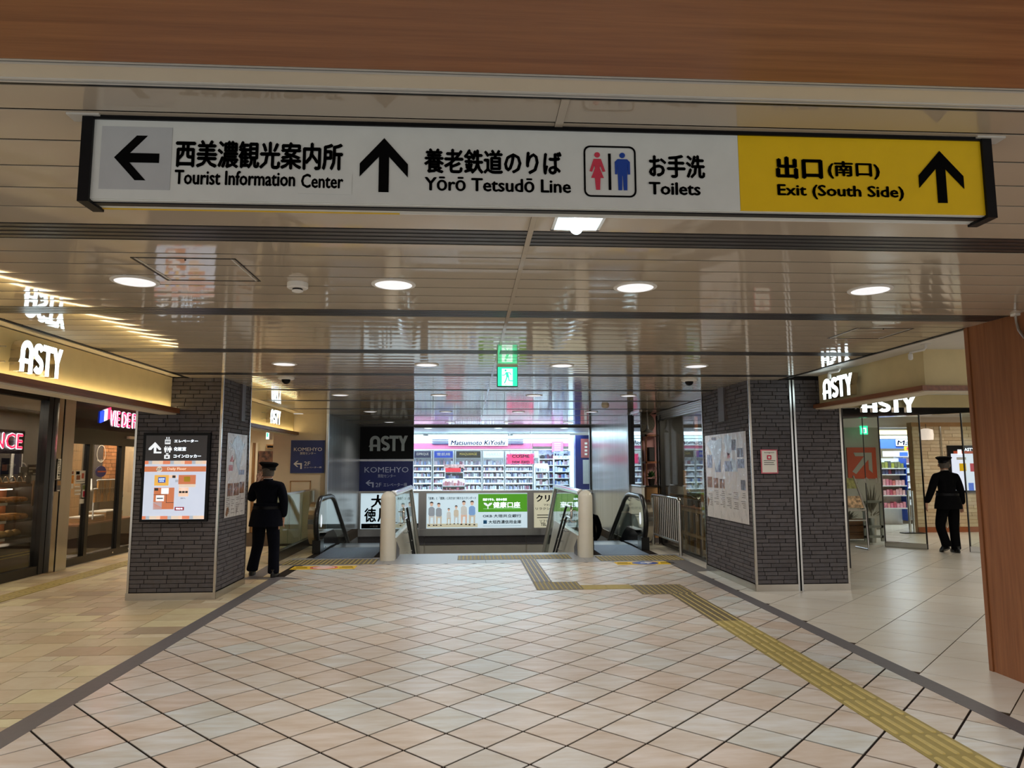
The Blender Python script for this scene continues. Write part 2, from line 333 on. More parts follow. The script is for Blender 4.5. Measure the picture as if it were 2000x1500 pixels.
def clip(poly, ax, lim, sign):
    out = []
    for i in range(len(poly)):
        a, b = poly[i], poly[(i + 1) % len(poly)]
        ia, ib = (a[ax] - lim) * sign >= 0, (b[ax] - lim) * sign >= 0
        if ia: out.append(a)
        if ia != ib:
            t = (lim - a[ax]) / (b[ax] - a[ax]); out.append((a[0] + (b[0] - a[0]) * t, a[1] + (b[1] - a[1]) * t))
    return out
def area(p): return abs(sum(p[i][0] * p[(i + 1) % len(p)][1] - p[(i + 1) % len(p)][0] * p[i][1] for i in range(len(p)))) / 2
def lay(parent, polys, m, keep=300, th=0.012, top=0.0):
    """floor pieces: those largest in view become objects, the rest one joined part"""
    def shown(p):
        c = px((sum(q[0] for q in p) / len(p), sum(q[1] for q in p) / len(p), 0))
        return c is not None and -80 < c[0] < 2080 and c[1] < 1600
    def size(p):
        d = Vector((sum(q[0] for q in p) / len(p), sum(q[1] for q in p) / len(p))).length
        return area(p) / d ** 3
    vis = sorted([p for p in polys if shown(p)], key=size, reverse=True); rest = [p for p in polys if not shown(p)]
    shared = {}
    for p in vis[:keep]:
        cx, cy = sum(q[0] for q in p) / len(p), sum(q[1] for q in p) / len(p)
        key = tuple((round(q[0] - cx, 4), round(q[1] - cy, 4)) for q in p)
        if key not in shared: shared[key] = MB().prism(key, (0, 0, -th), (1, 0, 0), (0, 1, 0), (0, 0, th)).mesh('tile', m)
        o = place('tile', shared[key], parent); o.location = (cx, cy, top + R.uniform(-0.0006, 0.0006))
    far = vis[keep:] + [p for p in rest if sum(q[1] for q in p) / len(p) > 1.0]
    if far:
        mb = MB()
        for p in far: mb.prism(p, (0, 0, top - th), (1, 0, 0), (0, 1, 0), (0, 0, th))
        mb.build('tile_field', m, parent, kind='stuff')
# diagonal tiles
dx, dy = 0.2325, 0.2425; polys = []
for i in range(-60, 60):
    for j in range(-60, 60):
        cx, cy = 0.105 + (i + j) * dx, 5.27 + (i - j) * dy + dy * 0
        if not (1.2 < cy < 12.4 and XL - .3 < cx < XR + .3): continue
        k = 0.955
        p = [(cx, cy - dy * k + dy), (cx + dx * k, cy + dy), (cx, cy + dy * k + dy), (cx - dx * k, cy + dy)]
        for ax, lim, sg in ((0, XL, 1), (0, XR, -1), (1, Y_STONE, -1)): p = clip(p, ax, lim, sg) if len(p) > 2 else p
        if len(p) > 2 and area(p) > 0.0015: polys.append(p)
lay(floor, polys, 'diag', top=0.0)
# ashlar floor on the left
cell = 0.1565; nx, ny = 24, 70; occ = [[False] * ny for _ in range(nx)]; polys = []
for jy in range(ny):
    for ix in range(nx):
        if occ[ix][jy]: continue
        opts = R.choices([(3, 2), (2, 2), (2, 1), (1, 1), (3, 1), (2, 3)], [6, 4, 3, 3, 1, 1])[0]
        for wd, hh in (opts, (2, 1), (1, 1)):
            if ix + wd <= nx and jy + hh <= ny and all(not occ[a][b] for a in range(ix, ix + wd) for b in range(jy, jy + hh)): break
        for a in range(ix, ix + wd):
            for b in range(jy, jy + hh): occ[a][b] = True
        g = 0.004; x1 = SL - ix * cell; y0 = 4.05 + jy * cell
        polys.append([(x1 - wd * cell + g, y0 + g), (x1 - g, y0 + g), (x1 - g, y0 + hh * cell - g), (x1 - wd * cell + g, y0 + hh * cell - g)])
lay(floor_left, polys, 'ashlar', top=0.0)
# large diagonal tiles on the right
polys = []; q = 0.926
for a in range(-14, 14):
    for b in range(-10, 26):
        d0, s0 = 2.06 + a * q, 11.84 + b * q; g = 0.0055
        p = []
        for d, t in ((d0 + g, s0 + g), (d0 + g, s0 + q - g), (d0 + q - g, s0 + q - g), (d0 + q - g, s0 + g)): p.append(((t - d) / 2, (t + d) / 2))
        for ax, lim, sg in ((0, SR, 1), (0, 12.5, -1), (1, 2.5, 1), (1, 19, -1)): p = clip(p, ax, lim, sg) if len(p) > 2 else p
        if len(p) > 2 and area(p) > 0.003: polys.append(p)
lay(floor_right, polys, 'big', top=0.0)
# grey strips and the granite band before the stairs
box('trim_1', (SL, 2, -0.01), (XL, 10.66, 0.002), 'strip', kind='structure', label='grey stone strip along the left of the diagonal tiles')
box('trim_2', (XR, 2, -0.01), (SR + .007, 10.9, 0.002), 'strip', kind='structure', label='grey stone strip along the right of the diagonal tiles')
MB().prism([(-3.22, 10.70), (-2.36, 10.64), (-2.64, 10.86), (-3.22, 10.86)], (0, 0, -0.01), (1, 0, 0), (0, 1, 0), (0, 0, 0.0135)).build('trim_3', 'strip', kind='structure')
MB().prism([(-3.20, 10.86), (-2.98, 10.86), (-3.06, 12.3), (-3.26, 12.3)], (0, 0, -0.01), (1, 0, 0), (0, 1, 0), (0, 0, 0.0125)).build('trim_4', 'strip', kind='structure')
MB().prism([(3.32, 10.87), (3.69, 10.95), (3.69, 12.9), (3.3, 12.9), (3.30, 11.6)], (0, 0, -0.01), (1, 0, 0), (0, 1, 0), (0, 0, 0.0125)).build('trim_5', 'strip', kind='structure')
gb = thing('granite_landing', (0.3, 12.8, 0), 'grey granite slabs across the head of the stairs', 'paving'); gb['kind'] = 'structure'; del gb['category']
for x0, x1 in ((-3.05, -2.2), (-2.2, -1.4), (-1.4, 0.3), (0.3, 2.0), (2.0, 2.9), (2.9, 3.75)):
    box('slab', (x0 + .002, Y_STONE, -0.02), (x1 - .002, Y_STAIR if -1.5 < x0 < 2 else 13.0, 0.001), 'granite', gb)

# stairs going down, away from the camera
st = thing('stairs', (0.35, Y_STAIR, 0), 'granite flight of stairs going down between two bollards', 'stairs')
for k in range(22):
    y0 = Y_STAIR + k * 0.30; z1 = -0.16 * k
    if k == 0: continue
    box('step', (-1.2, y0 - 0.3 + 0.0, z1 - 0.17), (1.95, y0 + 0.02, z1), 'granite', st)

# ------------------------------------------------------------------ ceiling
ceil = box('ceiling', (-3.5, 1.95, HC + 0.0035), (4.1, 20.2, HC + 0.06), 'void', kind='structure', label='glossy beige metal slat ceiling with dark slots')
pitch = 0.2225
def slat(x0, x1, y0, y1, m='slat', z=HC, sag=0.0006, name='slat'):
    n = 6; vs = []; fs = []
    prof = [(y0, z + 0.003)] + [(y0 + (y1 - y0) * k / n, z - sag * (1 - (2 * k / n - 1) ** 2)) for k in range(n + 1)] + [(y1, z + 0.003)]
    for x in (x0, x1): vs += [(x, a, b) for a, b in prof]
    L = len(prof)
    for k in range(L - 1): fs.append((k, k + 1, L + k + 1, L + k))
    mb = MB().add(vs, fs); o = mb.build(name, m, ceil)
    o.data.polygons.foreach_set('use_smooth', [True] * len(o.data.polygons)); o.data.set_sharp_from_angle(angle=math.radians(30))
    return o
def xr(y): return (-3.5 if y < 15.5 else -3.0, 4.1 if y < 9.2 else 3.98 if y < 15.4 else 3.45)
SEAM = 0.293
def row(y0, y1, m='slat', z=HC, sag=0.0006, name='slat'):
    a, b = xr(y0)
    slat(a, SEAM - .014, y0, y1, m, z, sag, name); slat(SEAM + .014, b, y0, y1, m, z, sag, name)
ys = [2.06, 2.212, 2.43, 2.648, 2.865, 3.082]
for i, y0 in enumerate(ys): row(y0 + .006, (ys + [3.30])[i + 1] - .006)
yb = 3.30
while yb < 20.1:
    row(yb + 0.002, yb + 0.224, 'slot', HC + 0.002, 0.0, 'slot_backing')
    for k in range(4): row(yb + 0.012 + k * 0.055, yb + 0.045 + k * 0.055, 'slotgrey', HC, 0.0, 'slot_blade')
    for k in range(7):
        a = yb + 0.228 + k * 0.2217
        if a < 20.0: row(a + .008, a + .2217 - .008)
    yb += 1.78
box('seam_cover', (SEAM - .013, 2.06, HC - 0.003), (SEAM + .013, 20.1, HC + 0.02), 'slat', ceil)
for i, (x, y0, y1) in enumerate(((-3.5, 2.0, 9.15), (4.1, 5.55, 9.15))):
    rl = box('ceiling_rail', (x - .035, y0, HC - .006), (x + .01, y1, HC + .03), 'black', ceil)
    box('groove', (x - .018, y0, HC - .010), (x - .012, y1, HC - .005), 'steel', rl)
# wood soffit overhead, trims
box('trim_6', (-6, 0.2, HC - 0.012), (6, 1.903, HC + 0.1), 'woodbeam', kind='structure', label='brown wood grain soffit right overhead')
for i, (a, b, m, z) in enumerate(((1.903, 1.912, 'slot', HC - .004), (1.912, 1.921, 'trimwhite', HC - .008), (1.921, 1.931, 'slot', HC - .003), (1.931, 1.940, 'trimwhite', HC - .006), (1.940, 2.017, 'cream', HC - .002), (2.017, 2.026, 'trimwhite', HC - .006), (2.026, 2.032, 'slot', HC - .002), (2.032, 2.040, 'trimwhite', HC - .006), (2.040, 2.058, 'slot', HC - .001))):
    box('trim_%d' % (7 + i), (-6, a, z), (6, b, z + .05), m, kind='structure')
box('trim_21', (-3.2, 20.13, HC - .03), (3.6, 20.34, HC + .12), 'darkframe', kind='structure')  # added to stop drugstore light leaking through at the ceiling end
box('ceiling_rear', (-6, -5, HC - 0.03), (6, 0.2, HC + 0.05), 'cream', kind='structure')
box('ceiling_left', (-9.4, 2, HC + 0.0), (-3.86, 19, HC + 0.05), 'cream', kind='structure')
box('ceiling_strip_left', (-3.86, 2, HC + 0.01), (-3.5, 15.5, HC + 0.05), 'cream', kind='structure')
box('ceiling_right', (4.1, 5.5, 2.765), (17, 13.0, 2.80), 'white', kind='structure')
box('ceiling_right_inner', (4.0, 13.0, 2.765), (17, 24, 2.80), 'white', kind='structure')

# ------------------------------------------------------------------ brick pillars
UNIT = {}
def unit_box(m):
    if m not in UNIT: UNIT[m] = MB().box((-.5, -.5, -.5), (.5, .5, .5)).mesh('brick', m)
    return UNIT[m]
def brickwork(parent, faces, m='brick', course=0.0515, blen=0.222, keep=300, thick=0.02, gap=0.0085):
    """faces: (O, U, N, width, z0, z1); U along the face, N outward"""
    items = []
    for fi, (O, U, N, wd, z0, z1) in enumerate(faces):
        O, U, N = Vector(O), Vector(U), Vector(N)
        n = int(round((z1 - z0) / course)); ch = (z1 - z0) / n
        for k in range(n):
            u = -R.uniform(0, 1) * blen * (0.9 if k % 2 else 0.5)
            while u < wd:
                L = blen * R.choice((0.75, 1, 1, 1.05, 1.2)); a, b = max(0, u), min(wd, u + L); u += L
                if b - a < 0.02: continue
                pr = R.uniform(-0.004, 0.005)
                c = O + U * ((a + b) / 2) + N * (pr - thick / 2) + Vector((0, 0, z0 + (k + .5) * ch))
                d = U * (b - a - gap) + N * thick + Vector((0, 0, ch - gap * (0.8 if k % 3 else 1.0)))
                view = (EYE - c); cosv = max(0.02, view.normalized().dot(N))
                items.append(((b - a) * cosv / view.length, c, tuple(abs(x) for x in d)))
    items.sort(key=lambda t: -t[0])
    for _, c, d in items[:keep]:
        o = place('brick', unit_box(m), parent); o.location = c; o.scale = d
    mb = MB()
    for _, c, d in items[keep:]: mb.cbox(c, d)
    if items[keep:]: mb.build('brick_field', m, parent, kind='stuff')
pl = thing('brick_pillar', (-3.6, 9.7, 0), 'dark brick pillar carrying the floor map on the left', 'pillar')
box('core', (-4.10, 9.165, 0), (-3.085, 10.29, HC), 'mortar', pl)
brickwork(pl, [((-4.09, 9.15, 0), (1, 0, 0), (0, -1, 0), 1.0, 0.09, HC), ((-3.07, 9.18, 0), (0, 1, 0), (1, 0, 0), 1.10, 0.09, HC)], keep=300)
for c in ((-4.10, 9.152), (-3.078, 9.152), (-3.074, 10.292)):
    box('corner_trim', (c[0] - .013, c[1] - .013, 0), (c[0] + .013, c[1] + .013, HC), 'steelwarm', pl)
box('base_plate', (-4.12, 9.135, 0), (-3.06, 9.17, 0.085), 'steelwarm', pl); box('base_plate', (-3.09, 9.15, 0), (-3.055, 10.30, 0.085), 'steelwarm', pl)
box('channel', (-3.075, 9.84, 2.21), (-3.045, 9.99, HC), 'strip', pl)
pr_ = thing('brick_pillar', (4.3, 10.1, 0), 'dark brick pillar with the menu posters on the right', 'pillar')
box('core', (3.685, 9.165, 0), (4.87, 11.04, HC + .05), 'mortar', pr_)
brickwork(pr_, [((3.68, 9.15, 0), (1, 0, 0), (0, -1, 0), 0.53, 0.09, HC), ((4.28, 9.15, 0), (1, 0, 0), (0, -1, 0), 0.60, 0.09, HC), ((3.67, 11.02, 0), (0, -1, 0), (-1, 0, 0), 1.84, 0.09, HC)], keep=300)
for c in ((3.674, 9.152), (3.672, 11.04), (4.885, 9.152)):
    box('corner_trim', (c[0] - .013, c[1] - .013, 0), (c[0] + .013, c[1] + .013, HC), 'steelwarm', pr_)
for x in (4.222, 4.268): box('joint_trim', (x - .012, 9.135, 0), (x + .012, 9.17, HC), 'steel', pr_)
box('joint_gap', (4.234, 9.15, 0), (4.256, 9.17, HC), 'void', pr_)
box('base_plate', (3.66, 9.135, 0), (4.21, 9.17, 0.085), 'steelwarm', pr_); box('base_plate', (4.28, 9.135, 0), (4.90, 9.17, 0.085), 'steelwarm', pr_)
box('base_plate', (3.655, 9.15, 0), (3.69, 11.05, 0.085), 'steelwarm', pr_)
box('channel', (3.645, 10.02, 2.22), (3.68, 10.25, HC), 'strip', pr_)

# wood column on the right
wc = thing('wood_column', (4.5, 5.0, 0), 'brown wood grain column at the right edge', 'column')
box('panel', (4.075, 4.0, 0), (4.9, 5.53, HC), 'woodcol', wc); box('edge_strip', (4.065, 5.535, 0), (4.9, 5.575, HC), 'woodcol', wc)
box('bolt', (4.068, 5.13, 0.30), (4.077, 5.145, 0.315), 'steel', wc)
cb = thing('cable_conduit', (4.06, 5.0, 2.4), 'grey flexible conduit with white junction box on wood column', 'conduit')
c0 = atx(1984, 612, 4.06)
box('junction_box', (4.035, c0.y - .025, c0.z - .02), (4.075, c0.y + .025, c0.z + .05), 'white', cb)
MB().tube([(4.055, c0.y, c0.z - .02), (4.055, c0.y - .005, c0.z - .07), (4.055, c0.y - .02, c0.z - .13), (4.055, c0.y - .07, c0.z - .2)], 0.009).build('cable', 'steel', cb, smooth=True)

# ------------------------------------------------------------------ ASTY letters
def asty(name, O, U, V, N, hgt, wid, label, mat_='letter', depth=0.10, stand=0.06, side='steelwarm', group=None, posts=True):
    ls, adv = letter_polys(); kx = wid / adv; t = thing(name, O, label, 'sign', group)
    O, U, V, N = Vector(O), Vector(U), Vector(V), Vector(N)
    for polys_, x in ls:
        a = MB(); b = MB()
        for pi_, p in enumerate(polys_):
            pp = [((x + q_[0]) * kx, q_[1] * hgt) for q_ in p]
            if depth > 0.02: b.prism(pp, O + N * stand, U, V, N * (depth - 0.006 - .001 * pi_))
            a.prism(pp, O + N * (stand + depth - 0.005), U, V, N * (0.005 - .0012 * pi_))
        lt = a.build('letter', mat_, t)
        if depth > 0.02: b.build('casing', side, lt)
    if posts:
        for z in (0.25, 0.72): MB().tube([O + V * hgt * z + N * stand - U * .04, O + V * hgt * z - U * .04 + N * .0], 0.006).build('standoff', 'steel', t)
    return t
# left fascia with cove light
def fascia_left(y0, y1, label):
    f = thing('shop_fascia', (-3.75, (y0 + y1) / 2, 2.25), label, 'fascia')
    box('board', (-3.84, y0, 2.26), (-3.70, y1, HC), 'fascia', f)
    ld = box('ledge', (-3.84, y0, 2.262), (-3.59, y1, 2.322), 'woodled', f)
    box('soffit_strip', (-3.83, y0, 2.245), (-3.63, y1, 2.261), 'cream', ld)
    box('cove_strip', (-3.66, y0 + .02, 2.324), (-3.64, y1 - .02, 2.331), 'cove', f)
    return f
fascia_left(2.0, 9.15, 'cream shop fascia with warm cove light and brown ledge, nearest on the left')
fascia_left(10.6, 15.48, 'cream shop fascia with cove light beyond the left brick pillar')
p0 = atx(37, 727, -3.55)
asty('asty_sign', (-3.70, 5.845, 2.362), (0, 1, 0), (0, 0, 1), (1, 0, 0), 0.258, 0.605, 'lit white ASTY letters on the near cream fascia at left', depth=0.085, stand=0.065)
asty('asty_sign', (-3.70, 13.12, 2.385), (0, 1, 0), (0, 0, 1), (1, 0, 0), 0.25, 0.70, 'lit white ASTY letters on the fascia beyond the left pillar', depth=0.085, stand=0.065)
# right fascia
fr_ = thing('shop_fascia', (4.7, 8, 2.3), 'olive cream shop fascia beside the right brick pillar', 'fascia')
box('board', (4.62, 6.95, 2.33), (4.80, 9.15, 2.765), 'fascia', fr_); box('return_board', (4.80, 6.95, 2.33), (8.5, 7.1, 2.765), 'fascia', fr_)
ld = MB().prism([(4.53, 6.86), (8.5, 6.86), (8.5, 7.1), (4.80, 7.1), (4.80, 9.15), (4.53, 9.15)], (0, 0, 2.335), (1, 0, 0), (0, 1, 0), (0, 0, 0.05)).build('ledge', 'woodled', fr_)
MB().prism([(4.56, 6.89), (8.5, 6.89), (8.5, 7.1), (4.80, 7.1), (4.80, 9.15), (4.56, 9.15)], (0, 0, 2.322), (1, 0, 0), (0, 1, 0), (0, 0, 0.012)).build('soffit_strip', 'cream', ld)
asty('asty_sign', (4.62, 8.79, 2.415), (0, -1, 0), (0, 0, 1), (-1, 0, 0), 0.255, 0.72, 'lit white ASTY letters on the fascia by the right pillar', depth=0.085, stand=0.055)

# ================================================================== OVERHEAD SIGN
YS = 2.245
sg = thing('hanging_sign', (0.28, YS, 2.43), 'long white and yellow overhead direction sign with black end caps', 'sign')
X0, X1, Z0, Z1 = -1.187, 1.745, 2.437, 2.697
box('housing', (X0, YS + .004, Z0 - .002), (X1, YS + .075, Z1 + .004), 'signwhite', sg)
box('face_panel', (X0, YS - .002, Z0), (0.897, YS + .004, Z1), 'signwhite', sg)
box('yellow_panel', (0.898, YS - .002, Z0), (X1, YS + .004, Z1), 'signyellow', sg)
box('top_rail', (X0, YS - .010, Z1), (X1, YS + .08, Z1 + .012), 'black', sg)
for a, b in ((X0 - .034, X0), (X1, X1 + .034)): box('end_cap', (a, YS - .012, Z0 - .012), (b, YS + .088, Z1 + .013), 'black', sg)
box('bottom_rail', (X0, YS + .02, Z0 - .006), (X1, YS + .045, Z0), 'slot', sg)
box('rear_edge', (X0, YS + .075, Z0 - .004), (-0.23, YS + .084, Z1), 'yellow', sg); box('rear_edge', (-0.23, YS + .075, Z0 - .004), (X1, YS + .084, Z1), 'white', sg)
for x in (X0 - .03, X1 + .03): box('bracket', (x - .05, YS - .02, HC - .006), (x + .05, YS + .03, HC + .0), 'trimwhite', sg)
UX, UZ = Vector((1, 0, 0)), Vector((0, 0, 1))
def on_sign(x, y): return at(x, y, YS)
def spoly(name, pts, m, parent, Y=YS, off=0.003, th=0.001):
    mb = MB(); P = [at(x, y, Y) for x, y in pts]
    return mb.prism([(p.x, p.z) for p in P], (0, Y - off, 0), (1, 0, 0), (0, 0, 1), (0, th, 0)).build(name, m, parent)
def stext(body, x0, y1, x1, y0, m, parent, Y=YS, off=0.0035, bold=0.03, name='lettering', shear=0.0):
    """text whose lower left is pixel (x0, y1) and upper right (x1, y0) on plane Y"""
    a, b = at(x0, y1, Y), at(x1, y0, Y); mb = MB()
    text(mb, body, (a.x, Y - off, a.z), UX, UZ, b.x - a.x, b.z - a.z, bold, shear)
    return mb.build(name, m, parent)
# pieces of the sign are set out in metres along the face
def sx(x, y): return at(x, y, YS)
def W(body, xa, xb, za, zb, m='ink', bold=0.03): # text in face metres
    mb = MB(); text(mb, body, (xa, YS - .0045, za), UX, UZ, xb - xa, zb - za, bold); return mb.build('lettering', m, sg)
def face(pts, m, name, d=0.0015): return MB().prism(pts, (0, YS - .003 - d, 0), (1, 0, 0), (0, 0, 1), (0, d, 0)).build(name, m, sg)
def m_(x, y): p = sx(x, y); return (p.x, p.z)
# left arrow on its grey sticker
a, b = m_(201, 247), m_(332, 372); face([(a[0], b[1]), (b[0], b[1]), (b[0], a[1]), (a[0], a[1])], 'signgrey', 'arrow_sticker', 0.0006)
def arrow_pts(cx, cz, w_, h_, ang):
    base = [(0, .5), (.5, .02), (.5, -.22), (.105, .155), (.105, -.5), (-.105, -.5), (-.105, .155), (-.5, -.22), (-.5, .02)]
    c_, s_ = math.cos(ang), math.sin(ang)
    return [(cx + (x * w_ * c_ - y * h_ * s_), cz + (x * w_ * s_ + y * h_ * c_)) for x, y in base]
def mid(a, b): return ((a[0] + b[0]) / 2, (a[1] + b[1]) / 2)
l, r_, t_, bt = m_(224, 310), m_(312, 310), m_(270, 266), m_(270, 353)
face(arrow_pts((l[0] + r_[0]) / 2, (t_[1] + bt[1]) / 2, t_[1] - bt[1], r_[0] - l[0], math.pi / 2), 'ink', 'arrow', 0.002)
for (cx0, cx1, cy0, cy1) in ((703, 797, 271, 376), (1793, 1880, 296, 397)):
    xm, ym = (cx0 + cx1) / 2, (cy0 + cy1) / 2
    l, r_, t_, bt = m_(cx0, ym), m_(cx1, ym), m_(xm, cy0), m_(xm, cy1)
    face(arrow_pts((l[0] + r_[0]) / 2, (t_[1] + bt[1]) / 2, r_[0] - l[0], t_[1] - bt[1], 0), 'ink', 'arrow', 0.002)
def WP(body, x0, y0, x1, y1, bold=0.03, m='ink'):
    """text box given at its left and right ends (y measured at each end) on the sign face"""
    a, b = m_(x0, (y0)), m_(x1, y1); return a, b
def WT(body, xl, xr_, top, bot, bold=0.03, m='ink'):
    p0 = m_(xl, bot); p1 = m_(xr_, bot); zt = m_(xl, top)[1]
    return W(body, p0[0], p1[0], p0[1], zt, m, bold)
WT('西美濃観光案内所', 342, 670, 273, 328, 0.05)
a, b = m_(583, 338), m_(687, 381); face([(a[0], b[1]), (b[0], b[1]), (b[0], a[1]), (a[0], a[1])], 'signwhite', 'name_sticker', 0.0006)
WT('Tourist Information', 341, 577, 332, 361, 0.04); WT('Center', 588, 671, 340, 368, 0.04)
WT('養老鉄道のりば', 828, 1097, 290, 339, 0.05); WT('Yōrō Tetsudō Line', 829, 1115, 345, 373, 0.035)
WT('お手洗', 1267, 1377, 302, 348, 0.05); WT('Toilets', 1267, 1368, 356, 381, 0.04)
WT('出口', 1515, 1607, 306, 350, 0.06); WT('(南口)', 1616, 1718, 315, 350, 0.045); WT('Exit (South Side)', 1518, 1765, 360, 389, 0.04)
# toilet pictogram
def rrect(x0, z0, x1, z1, r, n=5):
    out = []
    for cx, cz, a0 in ((x1 - r, z1 - r, 0), (x0 + r, z1 - r, 90), (x0 + r, z0 + r, 180), (x1 - r, z0 + r, 270)): out += arc(cx, cz, r, r, a0, a0 + 90, n)
    return out
a, b = m_(1139, 285), m_(1243, 387); x0, z1, x1, z0 = a[0], a[1], b[0], b[1]
o_ = rrect(x0, z0, x1, z1, .022); i_ = rrect(x0 + .006, z0 + .006, x1 - .006, z1 - .006, .017)
mb = MB(); n_ = len(o_)
mb.add([(p[0], YS - .0045, p[1]) for p in o_ + i_], [(k, (k + 1) % n_, n_ + (k + 1) % n_, n_ + k) for k in range(n_)]); mb.build('pictogram_border', 'ink', sg)
wd_, hh_ = x1 - x0, z1 - z0
def PG(pts, m, name): return face([(x0 + u * wd_, z0 + v * hh_) for u, v in pts], m, name, 0.002)
PG([(.47, .14), (.52, .14), (.52, .85), (.47, .85)], 'ink', 'divider')
def figure(cu, m, woman, name):
    mb = MB()
    def add(pts): mb.prism([(x0 + (cu + u) * wd_, z0 + v * hh_) for u, v in pts], (0, YS - .005, 0), (1, 0, 0), (0, 0, 1), (0, .002, 0))
    add(arc(0, .82, .055, .052, 0, 330, 11))
    if woman: add([(-.07, .74), (.07, .74), (.15, .50), (.10, .49), (.055, .62), (.045, .56), (.12, .37), (.055, .37), (.045, .14), (-.03, .14), (-.05, .37), (-.12, .37), (-.045, .56), (-.055, .62), (-.10, .49), (-.15, .50)])
    else: add([(-.09, .745), (.09, .745), (.145, .69), (.145, .45), (.10, .45), (.095, .66), (.085, .14), (.015, .14), (.005, .42), (-.005, .42), (-.015, .14), (-.085, .14), (-.095, .66), (-.10, .45), (-.145, .45), (-.145, .69)])
    mb.build(name, m, sg)
figure(.26, 'iconred', True, 'pictogram_woman'); figure(.74, 'iconblue', False, 'pictogram_man')

# ================================================================== CEILING FIXTURES
ORD = ['first', 'second', 'third', 'fourth']
ROWN = ['nearest', 'second nearest', 'middle', 'second farthest', 'farthest']
def downlight(x, y, z, label, power, color=(1, .97, .93), r=0.135, m='lamp', spot=True, group=None):
    t = thing('downlight', (x, y, z), label, 'ceiling light', group)
    MB().lathe([(r, 0.002), (r, -.006), (r * .84, -.009), (r * .84, -.002)], (x, y, z), 28).build('trim_ring', 'white', t, smooth=True)
    MB().lathe([(r * .83, -.0015), (r * .83, -.0085), (r * .5, -.0092)], (x, y, z), 28).build('lens', m, t)
    if spot:
        l = bpy.data.lights.new('downlight_lamp', 'SPOT'); l.energy = power; l.color = color; l.spot_size = math.radians(150); l.spot_blend = 0.6; l.shadow_soft_size = 0.06
        o = bpy.data.objects.new('downlight_lamp', l); col.objects.link(o); o.location = (x, y, z - .02)
    return t
for j, y in enumerate((4.335, 7.86, 11.3, 14.77, 18.3)):
    for i, x in enumerate((-2.0, -0.46, 1.04, 2.56)):
        downlight(x, y, HC, 'round white recessed downlight, %s from the left in the %s row' % (ORD[i], ROWN[j]), DOWN_W * (1.0 if j < 3 else 0.8))
for j, y in enumerate((-0.6, -3.4)):  # two unseen rows added for the light they throw on the foreground
    for i, x in enumerate((-2.0, -0.46, 1.04, 2.56)):
        downlight(x, y, HC - .03, 'added downlight behind the viewpoint, %s from the left in %s row' % (ORD[i], ('the nearer', 'the rear')[j]), DOWN_W)
# square fluorescent fitting behind the sign
sq = thing('square_light', (0.5, 3.13, HC), 'square recessed fluorescent light just behind the overhead sign', 'ceiling light')
x0, x1, y0, y1 = 0.385, 0.615, 2.99, 3.27
mb = MB(); mb.box((x0, y0, HC - .006), (x0 + .014, y1, HC)); mb.box((x1 - .014, y0, HC - .006), (x1, y1, HC)); mb.box((x0, y0, HC - .006), (x1, y0 + .014, HC)); mb.box((x0, y1 - .014, HC - .006), (x1, y1, HC)); mb.build('frame', 'white', sq)
box('reflector', (x0 + .014, y0 + .014, HC - .003), (x1 - .014, y1 - .014, HC - .0015), 'shopheader', sq)
MB().tube([(0.5, y0 + .03, HC - .010), (0.5, y1 - .05, HC - .010)], .03, 12).build('lamp_tube', 'tube', sq, smooth=True)
# smoke detector
sd = thing('smoke_detector', (-1.04, 4.34, HC), 'small white smoke detector between two downlights', 'smoke detector')
MB().lathe([(.062, 0), (.062, -.03), (.055, -.036)], (-1.04, 4.34, HC), 24).build('base', 'white', sd, smooth=True)
MB().lathe([(.030, -.036), (.030, -.046)], (-1.04, 4.34, HC), 20).build('sensor_slot', 'black', sd)
MB().lathe([(.034, -.046), (.034, -.052), (.02, -.058)], (-1.04, 4.34, HC), 20).build('cap', 'white', sd, smooth=True)
sd2 = thing('smoke_detector', (2.6, 13.0, HC), 'small tan detector on the ceiling near the far glass wall', 'smoke detector')
p = atz(1182, 791, HC)
MB().lathe([(.07, 0), (.07, -.03), (.05, -.05)], (p.x, p.y, HC), 16).build('base', 'cream', sd2, smooth=True); MB().lathe([(.04, -.05), (.03, -.06)], (p.x, p.y, HC), 16).build('cap', 'white', sd2)
for lab, x, y in (('black dome camera on the ceiling near the left pillar', -2.28, 9.07), ('black dome camera on the ceiling near the right pillar', 2.87, 9.12)):
    t = thing('dome_camera', (x, y, HC), lab, 'camera')
    MB().lathe([(.10, 0), (.10, -.02), (.085, -.03)], (x, y, HC), 24).build('mount', 'white', t, smooth=True)
    MB().lathe([(.055, -.03), (.052, -.05), (.04, -.07), (.02, -.082), (.002, -.085)], (x, y, HC), 20).build('dome', 'black', t, smooth=True)
def hatch(lab, x0, x1, y0, y1):
    t = thing('ceiling_hatch', ((x0 + x1) / 2, (y0 + y1) / 2, HC), lab, 'hatch')
    for a, b in (((x0, y0), (x1, y0 + .008)), ((x0, y1 - .008), (x1, y1)), ((x0, y0), (x0 + .008, y1)), ((x1 - .008, y0), (x1, y1))): box('frame_bar', (a[0], a[1], HC - .0035), (b[0], b[1], HC - .001), 'slot', t)
    for a, b in (((x0 + .02, y0), (x0 + .03, y1)), ((x1 - .03, y0), (x1 - .02, y1))): box('hinge_bar', (a[0], a[1], HC - .003), (b[0], b[1], HC - .001), 'trimwhite', t)
    MB().lathe([(.005, 0), (.005, -.006)], ((x0 + x1) / 2, y0 + .03, HC), 8).build('latch', 'black', t)
hatch('square access hatch in the ceiling left of the smoke detector', -1.80, -1.25, 3.83, 4.305); hatch('access hatch in the ceiling above the right ASTY letters', 3.165, 3.655, 5.59, 6.07)
